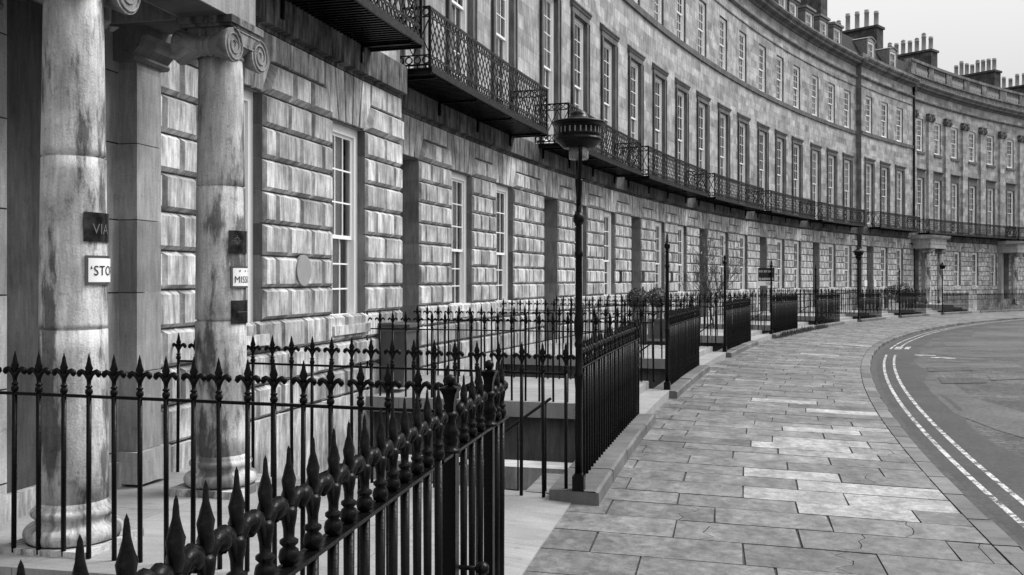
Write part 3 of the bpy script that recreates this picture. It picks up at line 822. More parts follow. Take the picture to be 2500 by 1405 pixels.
    if kind != 'palace':
        cn.sweep([(o, 14.86), (o + .04, 14.87), (o + .04, 14.93), (o, 14.95)], u0, u1); cn.build('string_line', M['cornice'], root); cn = MB()
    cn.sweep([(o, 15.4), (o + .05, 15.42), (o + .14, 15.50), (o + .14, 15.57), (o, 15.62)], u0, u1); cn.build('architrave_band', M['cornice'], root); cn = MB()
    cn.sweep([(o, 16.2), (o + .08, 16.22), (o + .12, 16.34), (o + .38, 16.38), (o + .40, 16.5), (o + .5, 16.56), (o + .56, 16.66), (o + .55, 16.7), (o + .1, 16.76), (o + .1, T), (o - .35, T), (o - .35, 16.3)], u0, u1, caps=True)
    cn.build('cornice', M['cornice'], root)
    rf = MB(); rf.sweep([(o - .35, T - .35), (o - .8, T - .3), (o - 2.4, 19.35), (o - 6, 20.2), (o - 11, 17), (o - 11, -.5)], u0, u1)
    rob = rf.build('roof', M['slate'], root)
    for (c, cv) in dormers: dormer(root, c, o - 1.15, T - .3, 1.45, 2.25, cv)
    if chim: chimney(root, *chim)
    return root

bays = {0: (-.6, 2.3, 5.07), 1: (8.69, 11.45, 14.44), 2: (17.5, 20.5, 23.5), 3: (26.5, 29.65, 32.7), 4: (35.9, 38.85, 41.7), 5: (44.95, 47.85, 50.7)}
bnd = [-2.0, 6.85, 15.95, 25.0, 34.15, 43.2, 52.3]
balcs = [(-1.8, 5.5), (7.35, 15.0), (15.9, 24.0), (25.15, 33.0), (34.3, 42.05), (43.3, 51.1)]
labels = ['stone terraced house with the wheelie bin at its door, just past the projecting columned house',
          'stone terraced house behind the big lantern lamp post, second along the flush row',
          'stone terraced house with two round topiary bushes by its door',
          'stone terraced house with a small white notice beside its door, beyond the topiary bushes',
          'stone terraced house behind the bare sapling and the black letting board',
          'stone terraced house with four flat dormers, just before the far projecting bay']
for i in range(6):
    dm = []
    if i == 5: dm = [(44.4, False), (47.1, False), (49.6, False), (52.0, False)]
    elif i == 4: dm = [(36.5, False), (39.6, False), (44.6 - 2.0, False)]
    elif i == 3: dm = [(27, False), (30, False), (33, False)]
    b = bays[i]
    house('terraced_house', labels[i], bnd[i], bnd[i + 1], 0.0, [b[0]], [b[1], b[2]], list(b), 'main', balc=[balcs[i]], dormers=dm,
          chim=(53.6 if i == 5 else bnd[i + 1], -2.5, 2.4 if i == 5 else 4.2, 1.1, 17, 22.0 if i == 5 else 21.5, 7, i), far=i > 2)
# far projecting pavilion
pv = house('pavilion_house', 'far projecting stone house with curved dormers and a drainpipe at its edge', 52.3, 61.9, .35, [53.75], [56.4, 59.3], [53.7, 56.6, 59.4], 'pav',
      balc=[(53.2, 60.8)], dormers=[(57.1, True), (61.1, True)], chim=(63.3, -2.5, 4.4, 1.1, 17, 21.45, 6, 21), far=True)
# palace-fronted centre
def palace(u0, u1, cs, gfw, dc, pil, lab, chims):
    root = house('palace_house', lab, u0, u1, .05, [dc], gfw, cs, 'palace', balc=[(u0 + 1.4, u1 + 1.0)], topz=17.3, far=True)
    for c in pil:
        sh, cp = MB(), MB(); ionic_pilaster(sh, cp, c, .05, 5.55, 14.7); q = sh.build('pilaster', M['ashlar'], root)
        oo = ROOTLOC(root); me = cp.mesh('capital'); me.materials.append(M['arch'])
        for v in me.vertices: v.co -= oo
        q2 = bpy.data.objects.new('capital', me); COL.objects.link(q2); q2.parent = q
    bs = MB(); bs.cbox(u0, u1, -.3, .25, 17.3, 17.42); bs.cbox(u0, u1, -.32, .28, 18.25, 18.45)
    a = u0 + .0
    while a < u1: bs.cbox(a, min(a + .95, u1), -.28, .22, 17.42, 18.25); a += 3.3
    a = u0 + .0
    bs.build('parapet', M['cornice'], root)
    bm_ = MB(); bm_.lathe([(.07, 0), (.07, .09), (.04, .12), (.095, .27), (.085, .37), (.035, .58), (.035, .68), (.06, .72), (.07, .83)], 8); bmesh_ = bm_.mesh('baluster'); bmesh_.materials.append(M['column'])
    while a < u1 - 1:
        for k in range(8):
            if a + 1.1 + 2.1 * k / 7 > u1: break
            q = bpy.data.objects.new('baluster', bmesh_); COL.objects.link(q); q.parent = root; q.location = P(a + 1.19 + 2.1 * k / 7 * .93, .08, 17.42) - Vector(root.location)
        a += 3.3
    # portico
    pc = dc; e = MB()
    e.cbox(pc - 1.5, pc + 1.5, .1, 1.75, 4.3, 4.62); e.cbox(pc - 1.53, pc + 1.53, .1, 1.78, 4.62, 5.0)
    e.sweep([(0.1, 5.0), (1.82, 5.0), (1.98, 5.1), (2.05, 5.25), (.1, 5.3)], pc - 1.75, pc + 1.75)
    for s in (-1, 1): e.cbox(pc + s * 1.25 - .2, pc + s * 1.25 + .2, .05, .4, .2, 4.3)
    e.build('portico', M['plainst'], root)
    for s in (-1, 1): column_obj(root, pc + s * 1.2, 1.45, gfront(pc) + .3, 4.3)
    for c in chims: chimney(root, *c)
    return root
palace(61.9, 78.7, [63.95, 67.2, 70.35, 73.65, 77.0], [70.8, 74.1, 77.5], 63.0, [62.5, 65.6, 68.8, 72.0, 75.3], 'palace-fronted stone house with the far columned porch, right of the drainpipe', [(72.9, -2.5, 4.2, 1.1, 17, 21.25, 7, 31)])
palace(78.7, 95.5, [80.65, 83.9, 87.1, 90.4, 93.7], [87.5, 90.8, 94.1], 79.7, [78.9, 82.5, 85.7, 88.9, 92.2], 'palace-fronted stone house with pilasters at the right edge, farthest of the row', [(84.1, -2.5, 4.2, 1.1, 17, 21.1, 8, 32), (90.5, -2.5, 5.2, 1.1, 17, 20.6, 8, 33)])

# ------------------------------------------------------------------ near projecting house with the columned porch
N = house('columned_house', 'nearest projecting stone house with a two columned porch and a blank round plaque', -24.0, -2.0, .5, [], [-7.08, -4.02], [], 'near', holes=[(-13.2, -8.86)], balc=[(-9.0, -3.45)], upper=False, wg=1.13)
N2 = MB()
uo = [(c - .62, c + .62, 5.72, 9.85, .3) for c in (-7.1, -4.0)]
wall_grid(N2, -24, -2, 5.55, 16.4, uo, .5)
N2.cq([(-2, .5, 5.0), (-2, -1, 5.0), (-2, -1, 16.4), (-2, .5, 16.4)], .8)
N2.build('upper_wall', M['ashlar'], N)
for c in (-7.1, -4.0): place_window(N, c, .5, 5.72, 1.24, 4.13, .12, 4, 4, .52, 3, 'curtain')
cn = MB(); cn.sweep([(.5, 16.2), (.9, 16.4), (1.05, 16.66), (.6, 16.76), (.6, 17.1), (0.1, 17.1)], -24, -2); cn.build('cornice', M['cornice'], N)
rf = MB(); rf.sweep([(.1, 16.9), (-2.4, 19.3), (-6, 20), (-11, 17), (-11, -.5)], -24, -2); rf.build('roof', M['slate'], N)
# porch: deep recess, antae, columns, entablature
pr = MB()
PZ = .13
def ashl(mb, pts_fn, n_courses, z0, z1, tones=(.8, 1.15)):
    pass
# smooth wall around the door, in courses
zc = [PZ, .42, 1.15, 1.88, 2.55, 3.25, 3.9, 4.35, 5.0]
for z0, z1 in zip(zc, zc[1:]):
    for (a, b2) in ((-9.56, -9.20), (-13.2, -10.62)):
        t = rnd.uniform(.85, 1.15); pr.cq([(a, .512, z0 + .006), (b2, .512, z0 + .006), (b2, .512, z1 - .006), (a, .512, z1 - .006)], t)
    t = rnd.uniform(.08, .14)  # recess sides: porch shade painted in as a near-black tone
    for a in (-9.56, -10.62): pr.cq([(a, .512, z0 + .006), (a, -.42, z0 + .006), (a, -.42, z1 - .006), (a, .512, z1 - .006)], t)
pr.cbox(-10.62, -9.56, -.42, .512, 4.25, 5.0, tone=.4)  # door head, dark tone paints in the porch shade
pr.cbox(-9.20, -8.9, .49, .511, PZ, 5.0, tone=.9)
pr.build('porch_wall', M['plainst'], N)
for c in (-9.02, -11.2):
    an = MB()
    for z0, z1 in zip([.42, 1.15, 1.88, 2.55, 3.25], [1.15, 1.88, 2.55, 3.25, 3.93]):
        an.cbox(c - .19, c + .19, .5, .70, z0 + .004, z1 - .004, tone=rnd.uniform(.6, .95))
    an.cbox(c - .24, c + .24, .5, .77, PZ, .42, tone=1.0)
    an.cbox(c - .185, c + .185, .5, .695, 3.92, 4.0, tone=.7)
    an.sweep([(.5, 4.0), (.72, 4.0), (.74, 4.03), (.72, 4.06), (.78, 4.12), (.81, 4.2), (.86, 4.22), (.86, 4.3), (.5, 4.3)], c - .28, c + .28, tone=.4)
    an.build('anta', M['plainst'], N)
en = MB()
for (a, b2, o0, o1) in ((-11.43, -8.95, 1.28, 1.75), (-9.42, -8.95, .5, 1.28), (-11.43, -10.96, .5, 1.28)):
    en.cbox(a, b2, o0, o1, 4.3, 5.02, tone=.78); en.cbox(a + .02, b2 - .02, o0 + .02, o1 - .02, 4.296, 4.299, tone=.3)  # thin dark sheet under each beam paints the soffit shade
en.cbox(-10.96, -9.42, .5, 1.28, 4.75, 4.95, tone=.1)  # porch ceiling, its shade painted in as a near-black tone
en.sweep([(.5, 5.02), (1.8, 5.02), (1.95, 5.12), (2.02, 5.3), (.5, 5.4)], -11.7, -8.7)
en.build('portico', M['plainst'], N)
dr = MB(); dr.cbox(-10.62, -9.56, -.6, -.42, PZ, 4.25); dN = dr.build('door', M['door'], N)
df = MB(); df.cbox(-9.70, -9.565, -.42, -.33, PZ, 4.1); df.cbox(-10.6, -10.5, -.42, -.33, PZ, 4.1); df.cbox(-10.5, -9.70, -.42, -.34, 4.0, 4.1)
me = df.mesh('door_frame'); me.materials.append(M['white']); oo = ROOTLOC(N)
for v in me.vertices: v.co -= oo
q = bpy.data.objects.new('door_frame', me); COL.objects.link(q); q.parent = dN
ib = MB(); ib.cbox(-9.585, -9.562, -.1, .05, 1.55, 2.0); ib.build('intercom', M['signblack'], N)
C1 = column_obj(N, -11.2, 1.53, PZ - .01, 4.3, (.35, 1.4)); C2 = column_obj(N, -9.18, 1.53, PZ - .05, 4.3, (7.1, 2.3))
# round blank plaque
d = MB(); n_ = 28; cu, cz, ru = -5.52, 2.12, .17
def disc_c(mb, cu, cz, r, o0, o1):
    pts = [(cu + r * cos(2 * pi * k / n_), cz + r * sin(2 * pi * k / n_)) for k in range(n_)]
    mb.add([P(a, o0, z) for a, z in pts] + [P(a, o1, z) for a, z in pts], [[k, (k + 1) % n_, n_ + (k + 1) % n_, n_ + k] for k in range(n_)] + [list(range(n_, 2 * n_))], [(a, z) for a, z in pts] * 2)
disc_c(d, cu, cz, .20, .55, .585)
d.build('round_plaque', M['disc'], N)
# ------------------------------------------------------------------ column name plates (wrapped on the shafts)
def text_mesh(s, size, spacing=1.0, align='LEFT', bold=0):
    c = bpy.data.curves.new('t', 'FONT'); c.body = s; c.size = size; c.space_character = spacing; c.align_x = align; c.offset = bold; c.resolution_u = 3
    o = bpy.data.objects.new('t', c); COL.objects.link(o); bpy.context.view_layer.update()
    dg = bpy.context.evaluated_depsgraph_get(); me = bpy.data.meshes.new_from_object(o.evaluated_get(dg))
    V = [v.co.copy() for v in me.vertices]; me.calc_loop_triangles(); F = [list(t_.vertices) for t_ in me.loop_triangles]
    bpy.data.objects.remove(o); bpy.data.curves.remove(c); bpy.data.meshes.remove(me); return V, F
def col_r(z, H=4.27):
    f = max(0, min(1, (z - .36) / (H - .34 - .36))); return .228 - .036 * f ** 1.6
def wrapped(col, z0, z1, a0, a1, mat, name, dr=.012, thick=True, label=None):
    """patch of a cylinder on the shaft; angles in the column's local frame, arc from a0 to a1"""
    mb = MB(); n_ = 40; r = col_r((z0 + z1) / 2) + dr; pts = []
    for rr in (r, r - dr * .9):
        for z in (z0, z1):
            for k in range(n_ + 1):
                a = a0 + (a1 - a0) * k / n_; pts.append((rr * cos(a), rr * sin(a), z))
    m_ = n_ + 1; F = [[k, k + 1, m_ + k + 1, m_ + k] for k in range(n_)]
    F += [[k, k + 1, 2 * m_ + k + 1, 2 * m_ + k] for k in range(n_)] + [[m_ + k, m_ + k + 1, 3 * m_ + k + 1, 3 * m_ + k] for k in range(n_)] + [[0, m_, 3 * m_, 2 * m_]]
    mb.add(pts, F); return mb.build(name, mat, col, world=False)
def wrap_text(col, plate_r, txt, size, a_start, z, mat, bold=0, spacing=1.0, tilt=0):
    V, F = text_mesh(txt, size, spacing, 'LEFT', bold); mb = MB(); pts = []
    for v in V:
        a = a_start + v.x / plate_r; pts.append((plate_r * cos(a), plate_r * sin(a), z + v.y))
    mb.add(pts, F); return mb.build('lettering', mat, col, world=False)
# view direction from each column towards the camera, expressed in the column's local frame
def cam_angle(u, o):
    p = P(u, o, 0); a = atan2(-p.y, -p.x); return a - ang(u)
for (col, u, o, plates) in (
    (C1, -11.2, 1.53, [(2.27, 2.47, 'brass', 'VIA'), (1.975, 2.175, 'white', '\u2018STOR')]),
    (C2, -9.18, 1.53, [(2.285, 2.485, 'brass', 'compass'), (1.975, 2.17, 'white', 'MISSIO'), (1.66, 1.865, 'brass', 'line')])):
    ca = cam_angle(u, o); d_ = 6.6 if col is C1 else 8.6
    for (za, zb_, kind, tx) in plates:
        # plate's left edge as seen by the camera, wraps on to the right (towards the street)
        r = col_r((za + zb_) / 2)
        x_left = {('VIA'): .27, '\u2018STOR': .31, 'compass': .30, 'MISSIO': .36, 'line': .38}[tx]
        s0 = x_left; a0 = ca + math.asin(min(.99, s0)); a1 = a0 + .36 / r
        if kind == 'brass':
            pl = wrapped(col, za - PZ, zb_ - PZ, a0, a1, M['brass'], 'name_plate')
            if tx == 'VIA': wrap_text(pl, r + .0165, 'VIA', .10, a0 + .055 / r, (za + zb_) / 2 - .045 - PZ, M['etch'], 0, 1.05)
            elif tx == 'compass':
                e = MB(); rr = r + .014
                def cp(x, z): a = a0 + (.075 + x) / r; return (rr * cos(a), rr * sin(a), (za + zb_) / 2 - PZ + .01 + z)
                ring_pts = [cp(.03 * cos(t), .03 * sin(t)) for t in [2 * pi * k / 16 for k in range(17)]]
                e.tube(ring_pts, .0015, 4)
                for k in range(8):
                    t = pi * k / 4; rl = .052 if k % 2 == 0 else .032; e.tube([cp(.008 * cos(t), .008 * sin(t)), cp(rl * cos(t), rl * sin(t))], .0015, 4)
                e.build('compass_emblem', M['etch'], pl, world=False)
            else:
                e = MB(); rr = r + .014; e.tube([(rr * cos(a0 + (.05 + .02 * k) / r), rr * sin(a0 + (.05 + .02 * k) / r), (za + zb_) / 2 - PZ) for k in range(9)], .002, 4); e.build('lettering', M['etch'], pl, world=False)
        else:
            pl = wrapped(col, za - PZ, zb_ - PZ, a0, a1, M['frame'], 'framed_sign', dr=.014)
            wrapped(pl, za - PZ + .018, zb_ - PZ - .018, a0 + .018 / r, a1, M['signwhite'], 'sign_face', dr=.0165)
            if tx == 'MISSIO':
                wrap_text(pl, r + .0215, tx, .085, a0 + .028 / r, (za + zb_) / 2 - .05 - PZ, M['signblack'], 0, 1.05)
                e = MB()
                for k in range(3):
                    a = a0 + (.085 + .07 * k) / r; rr = r + .0205
                    pts = [((rr) * cos(a + .008 * cos(t) / r), rr * sin(a + .008 * cos(t) / r), (za + zb_) / 2 - PZ + .055 + .008 * sin(t)) for t in [2 * pi * j / 10 for j in range(10)]]
                    e.add(pts, [list(range(10))])
                e.build('dots', M['signblack'], pl, world=False)
            else: wrap_text(pl, r + .0215, tx, .095, a0 + .028 / r, (za + zb_) / 2 - .035 - PZ, M['signblack'], 0, 1.05)

# ------------------------------------------------------------------ entrance platforms
plabel = ['smooth stone platform at the porch between the two nearest railings', 'stone platform carrying the wheelie bin', 'stone platform behind the second post from the big lantern', 'stone platform with the two topiary bushes', 'stone platform left of the bare sapling', 'stone platform with steps, left of the small stub post', 'stone platform with steps, left of the globe lamp', 'stone platform with steps, beside the shrub planter']
def platform(i):
    a, b2 = ENDS[i], LAMPS[i]; z = PZ if i == 0 else gfront(b2) + (.25 if i < 5 else .38); root = thing('entrance_platform', plabel[i], 'platform', P((a + b2) / 2, 2.3, z), 0, 'stone entrance platforms over the basement')
    m_ = MB(); n_ = 4
    oo0 = .5 if i == 0 else 0.0
    lo = 4.62 if i == 0 else (4.35 if i < 5 else 4.0)
    if i == 0: a -= .25
    def zs_(u, o): return (.17 - .10 * (u - a) / (b2 - a)) * (1 if o < 3.2 else max(0, 1 - (o - 3.2) / 1.5)) + .006 if i == 0 else z
    for r_ in range(n_):
        for c_ in range(2):
            f0, f1 = oo0 + (lo - oo0) * r_ / n_, oo0 + (lo - oo0) * (r_ + 1) / n_
            u0_, u1_ = a - .1 + (b2 - a + .2) * c_ / 2, a - .1 + (b2 - a + .2) * (c_ + 1) / 2
            tn = rnd.uniform(.93, 1.08)
            if i: m_.cbox(u0_ + .003, u1_ - .003, f0 + .003, f1 - .003, z - .22, z, tone=tn)
            else:
                A_, B_ = u0_ + .003, u1_ - .003; C_, D_ = f0 + .003, f1 - .003
                m_.cq([(A_, C_, zs_(A_, C_)), (B_, C_, zs_(B_, C_)), (B_, D_, zs_(B_, D_)), (A_, D_, zs_(A_, D_))], tn)
                for (p_, q_) in (((A_, C_), (A_, D_)), ((B_, C_), (B_, D_)), ((A_, D_), (B_, D_))): m_.cq([(p_[0], p_[1], zs_(*p_)), (q_[0], q_[1], zs_(*q_)), (q_[0], q_[1], -.25), (p_[0], p_[1], -.25)], tn)
    m_.build('slab', M['slab'], root)
    w_ = MB(); w_.cbox(a + .2, b2 - .2, .1, 4.3, -2.4, z - .23, tone=.55); w_.build('supporting_wall', M['basement'], root)
    if i > 0:
        st_ = MB(); gz = gfront(b2); nst = 1 if i < 5 else 2
        for k in range(nst):
            zz = gz + (z - gz) * (k + 1) / (nst + 1); st_.cbox(a + .02, b2 - .02, lo - .02 + (nst - 1 - k) * .28, lo + (nst - k) * .28 + .1, gz - .1, zz, tone=rnd.uniform(.9, 1.1))
        st_.build('step', M['slab'], root)
for i in range(8): platform(i)
root = thing('entrance_platform', 'stone platform and steps leading to the far columned porch', 'platform', P(62.6, 2.3, .1), 0, 'stone entrance platforms over the basement')
m_ = MB(); m_.cbox(60.7, 64.8, .1, 3.6, -.25, .22); m_.build('slab', M['slab'], root)
m_ = MB(); m_.cbox(60.9, 64.6, .2, 3.4, -2.4, -.26, tone=.6); m_.build('supporting_wall', M['basement'], root)
m_ = MB()
for k in range(3): m_.cbox(60.75, 62.4, 3.55, 4.85 - .33 * k, -.4, -.2 + .13 * k, tone=rnd.uniform(.9, 1.1))
m_.build('step', M['slab'], root)

# ------------------------------------------------------------------ railings
def picket_mesh(h, lod, fs=1.0):
    """iron bar of height h with a fleur-de-lis finial; origin at the foot, x along the row"""
    m_ = MB(); s_ = .013
    if lod == 0:
        m_.lathe([(.0165, 0), (.0165, h)], 8)
        m_.lathe([(.013, h), (.022, h + .006), (.025, h + .02), (.022, h + .035), (.014, h + .042), (.022, h + .050), (.022, h + .057), (.013, h + .063), (.014, h + .085), (.018, h + .105), (.020, h + .125), (.012, h + .135)], 12)
        tw = lambda a, z: 1 + .2 * sin(2 * a + (z - h) * 110)
        m_.lathe([(.010, h + .125), (.018, h + .140), (.0235, h + .160), (.0240, h + .175), (.0205, h + .196), (.0150, h + .217), (.0100, h + .236), (.0065, h + .252), (.0045, h + .266), (.0, h + .276)], 20, mod=tw)
        for v_ in m_.v[-20 * 10:]: v_.y *= .66
        for sx in (-1, 1):
            pts = [(sx * .004, 0, h + .072), (sx * .010, 0, h + .10), (sx * .021, 0, h + .128), (sx * .037, 0, h + .148), (sx * .053, 0, h + .153), (sx * .066, 0, h + .146), (sx * .072, 0, h + .131), (sx * .070, 0, h + .116)]
            m_.tube(pts, [.006, .009, .012, .015, .018, .0205, .018, .006], 10)
    elif lod == 1:
        m_.lathe([(.0165, 0), (.0165, h)], 6)
        m_.lathe([(.014, h), (.024, h + .022), (.013, h + .045), (.021, h + .054), (.013, h + .067), (.018, h + .11), (.024, h + .165), (.021, h + .195), (.010, h + .236), (0, h + .276)], 8)
        for sx in (-1, 1):
            m_.tube([(sx * .005, 0, h + .085), (sx * .023, 0, h + .13), (sx * .052, 0, h + .153), (sx * .071, 0, h + .138), (sx * .069, 0, h + .116)], [.008, .011, .0155, .0165, .006], 6)
    else:
        m_.lathe([(.018, 0), (.018, h)], 5)
        m_.lathe([(.024, h + .02), (.014, h + .06), (.019, h + .11), (.026, h + .17), (0, h + .275)], 6)
        m_.add([(-.078, .0, h + .12), (-.05, .0, h + .16), (0, .012, h + .11), (.05, .0, h + .16), (.078, .0, h + .12), (.035, .0, h + .13), (0, -.012, h + .08), (-.035, .0, h + .13)], [[0, 1, 2, 7], [7, 2, 6], [2, 3, 4, 5], [2, 5, 6]])
    if fs != 1.0:
        for v_ in m_.v:
            if v_.z > h - .001: v_.z = h + (v_.z - h) * fs; v_.x *= 1 + (fs - 1) * .9; v_.y *= 1 + (fs - 1) * .9
    me = m_.mesh('picket'); me.materials.append(M['iron']); return me
PM = {}
def pmesh(h, lod, fs=1.0):
    k_ = (round(h, 2), lod, fs)
    if k_ not in PM: PM[k_] = picket_mesh(*k_)
    return PM[k_]
def railing(name, label, p0, p1, zf0, zf1, h, spacing, rail=(.012, .05), row='tan', lower=False, skip=(), group='iron railings along the basement areas', fs=1.0):
    """p0,p1 in (u,o). Pickets every spacing; foot z from zf0 to zf1"""
    Lr = hypot((p1[0] - p0[0]) * (R0 - (p0[1] + p1[1]) / 2) / R0, p1[1] - p0[1]); n_ = max(2, int(round(Lr / spacing)))
    mid = P((p0[0] + p1[0]) / 2, (p0[1] + p1[1]) / 2, (zf0 + zf1) / 2)
    root = thing(name, label, 'railing', mid, 0, group)
    pt = lambda t: (p0[0] + (p1[0] - p0[0]) * t, p0[1] + (p1[1] - p0[1]) * t, zf0 + (zf1 - zf0) * t)
    r_ = MB()
    ns = max(1, int(Lr / 1.2))
    for i in range(ns):
        A, B = pt(i / ns), pt((i + 1) / ns); a, b2 = P(*A), P(*B); d = (b2 - a); d.z = 0; d.normalize(); w = Vector((-d.y, d.x, 0)) * rail[1] / 2
        z = [h - rail[0], h]
        pts = [p + s_ * w + Vector((0, 0, zz)) for p in (a, b2) for s_ in (1, -1) for zz in z]
        r_.add(pts, [[0, 1, 5, 4], [2, 3, 7, 6], [0, 2, 6, 4], [1, 3, 7, 5], [0, 1, 3, 2], [4, 5, 7, 6]])
    r_.build('rail', M['iron'], root)
    for i in range(n_ + 1):
        t = i / n_; q = pt(t)
        if i in skip: continue
        w = P(*q); dist = hypot(w.x, w.y); lod = 0 if dist < 13 else (1 if dist < 30 else 2)
        rot = ang(q[0]) + (pi / 2 if abs(p1[1] - p0[1]) > abs(p1[0] - p0[0]) else 0)
        ob = bpy.data.objects.new('picket', pmesh(h, lod, fs)); COL.objects.link(ob); ob.parent = root; ob.location = w - mid; ob.rotation_euler = (rnd.uniform(-.006, .006), rnd.uniform(-.006, .006), rot)
    return root
def plinth(u0, u1, label):
    m_ = MB(); u = u0
    while u < u1 - .01:
        l = min(rnd.uniform(.8, 1.3), u1 - u)
        if u1 - u - l < .3: l = u1 - u
        t = rnd.uniform(.8, 1.15); z = gfront(u) + .12 + rnd.uniform(-.006, .006)
        m_.block([(u, 0), (u + l, 0), (u + l, 1), (u, 1)], 0, 0, 0, 0) if False else None
        a, b2 = u + .004, u + l - .004; g_ = gfront(u) - .05
        j = [rnd.uniform(-.008, .008) for _ in range(4)]
        m_.cq([(a, 4.42, z), (b2, 4.42, z), (b2, 4.84 + j[0], z), (a, 4.84 + j[1], z)], t)
        m_.cq([(a, 4.84 + j[1], z), (b2, 4.84 + j[0], z), (b2, 4.865 + j[0], z - .02), (a, 4.865 + j[1], z - .02)], t)
        m_.cq([(a, 4.865 + j[1], z - .02), (b2, 4.865 + j[0], z - .02), (b2, 4.87, g_), (a, 4.87, g_)], t * .9)
        m_.cq([(a, 4.42, z), (b2, 4.42, z), (b2, 4.42, g_ - .4), (a, 4.42, g_ - .4)], t)
        for x in (a, b2): m_.cq([(x, 4.42, z), (x, 4.865, z - .01), (x, 4.87, g_), (x, 4.42, g_)], t)
        u += l
    o = m_.build('railing_plinth', M['kerb']); return tag(o, label, 'kerb wall', 'stone plinths under the railings')
secs = [(LAMPS[i], ENDS[i + 1]) for i in range(7)]
slabels = ['black fleur-de-lis railing starting at the big lantern lamp post', 'black railing starting at the broken ladder-topped post', 'black railing starting at the stub post left of the sapling', 'black railing starting at the post with the letting board', 'black railing starting at the short stub post right of the letting board', 'black railing starting at the globe lantern post', 'black railing starting at the stub post by the shrub planter']
pl_l = ['stone plinth under the railing at the big lantern lamp post', 'stone plinth under the railing at the ladder-topped post', 'stone plinth under the railing left of the sapling', 'stone plinth grown with weeds under the railing at the letting board', 'stone plinth under the railing right of the letting board', 'stone plinth under the railing at the globe lantern post', 'stone plinth under the railing by the shrub planter']
for i, (a, b2) in enumerate(secs):
    g0, g1 = gfront(a) + .12, gfront(b2) + .12
    plinth(a - .17, b2 + .1, pl_l[i])
    railing('iron_railing', slabels[i], (a + .12, 4.64), (b2, 4.64), g0, g1, 1.08 if i else 1.07, .17)
plinth(55.05 - .3, 60.6, 'stone plinth under the plain railing at the far small lantern')
railing('iron_railing', 'black railing starting at the far small lantern', (55.2, 4.64), (60.6, 4.64), gfront(55) + .12, gfront(60) + .12, 1.05, .17)
plinth(62.5, 74.5, 'low stone plinth under the far railing in front of the palace windows'); railing('iron_railing', 'far black railing in front of the palace ground floor windows', (62.6, 4.64), (74.5, 4.64), gfront(65) + .1, gfront(74) + .1, 1.05, .2)
plinth(76.5, 92, 'low stone plinth under the railing at the right edge'); railing('iron_railing', 'far black railing at the right edge of the picture', (76.6, 4.64), (92, 4.64), gfront(78) + .1, gfront(90) + .1, 1.05, .2)
# near section with the gate
plinth(-20, -12.9, 'stone plinth under the nearest railing')
railing('iron_railing', 'nearest black railing with large finials rising from the lower left corner', (-16.63, 4.64), (-13.11, 4.64), .12, .12, 1.06, .16, rail=(.014, .062), fs=1.25)
GT = thing('iron_gate', 'narrow black gate with two goblet finials and a round knob', 'gate', P(-12.3, 4.64, .03))
g_ = MB()
for a, b2 in ((-12.93, -11.98),):
    A, B = P(a, 4.64, 0), P(b2, 4.64, 0); d = (B - A).normalized(); w = Vector((-d.y, d.x, 0)) * .028
    for zz in ((1.166, 1.18), (.2, .23)):
        g_ = MB()
        pts = [p + s_ * w + Vector((0, 0, z)) for p in (A, B) for s_ in (1, -1) for z in zz]
        g_.add(pts, [[0, 1, 5, 4], [2, 3, 7, 6], [0, 2, 6, 4], [1, 3, 7, 5], [0, 1, 3, 2], [4, 5, 7, 6]]); g_.build('rail', M['iron'], GT)
def goblet_post(u, big):
    m_ = MB(); s_ = .034 if big else .026
    c = P(u, 4.64, 0)
    m_.box(-s_, s_, -s_, s_, 0.0, 1.145)
    z = 1.145
    m_.lathe([(.05, z), (.05, z + .015), (.032, z + .02), (.036, z + .045), (.04, z + .06), (.034, z + .075), (.046, z + .085), (.03, z + .12), (.024, z + .155), (.038, z + .175), (.038, z + .185), (.024, z + .2)], 10)
    m_.lathe([(.028, z + .2), (.032, z + .24), (.045, z + .28), (.062, z + .305), (.062, z + .31), (.02, z + .318)], 4, smooth=False, rot=pi / 4)
    m_.lathe([(.008, z + .31), (.012, z + .318), (.024, z + .33), (.028, z + .345), (.024, z + .36), (.012, z + .37), (0, z + .373)], 12)
    return m_.build('gate_post', M['iron'], GT, world=False, loc=c + Vector((0, 0, .03)) - Vector(GT.location), rot=ang(u))
goblet_post(-12.71, True); goblet_post(-11.84, False)
for u in (-12.93, -12.44, -12.26, -12.07): 
    ob = bpy.data.objects.new('picket', pmesh(1.15, 0, 1.25)); COL.objects.link(ob); ob.parent = GT; ob.location = P(u, 4.64, .03) - GT.location; ob.rotation_euler = (0, 0, ang(u))
for u in (-11.64, -11.5):
    ob = bpy.data.objects.new('picket', pmesh(1.15, 0, 1.25)); COL.objects.link(ob); ob.parent = GT; ob.location = P(u, 4.64, .03) - GT.location; ob.rotation_euler = (0, 0, ang(u))
kn = MB(); kn.tube([(0, -.12, .55), (0, .02, .55)], .012, 8); 
pts = []
for sy in (-.12, .06):
    prof = [(0, -.035), (.02, -.03), (.033, -.012), (.035, 0), (.033, .012), (.02, .03), (0, .035)]
    V = []; n_ = 12
    for r, y in prof:
        for k in range(n_): V.append((r * cos(2 * pi * k / n_), sy + y, .55 + r * sin(2 * pi * k / n_)))
    kn.add(V, [[i * n_ + k, i * n_ + (k + 1) % n_, (i + 1) * n_ + (k + 1) % n_, (i + 1) * n_ + k] for i in range(6) for k in range(n_)], None, 1, True)
kn.build('gate_knob', M['iron'], GT, world=False, loc=P(-12.55, 4.64, .03) - Vector(GT.location), rot=ang(-12.5))
ex = MB(); A, B = P(-11.98, 4.64, 0), P(-11.42, 4.64, 0); d = (B - A).normalized(); w = Vector((-d.y, d.x, 0)) * .028
pts = [p + s_ * w + Vector((0, 0, z)) for p in (A, B) for s_ in (1, -1) for z in (1.164, 1.178)]
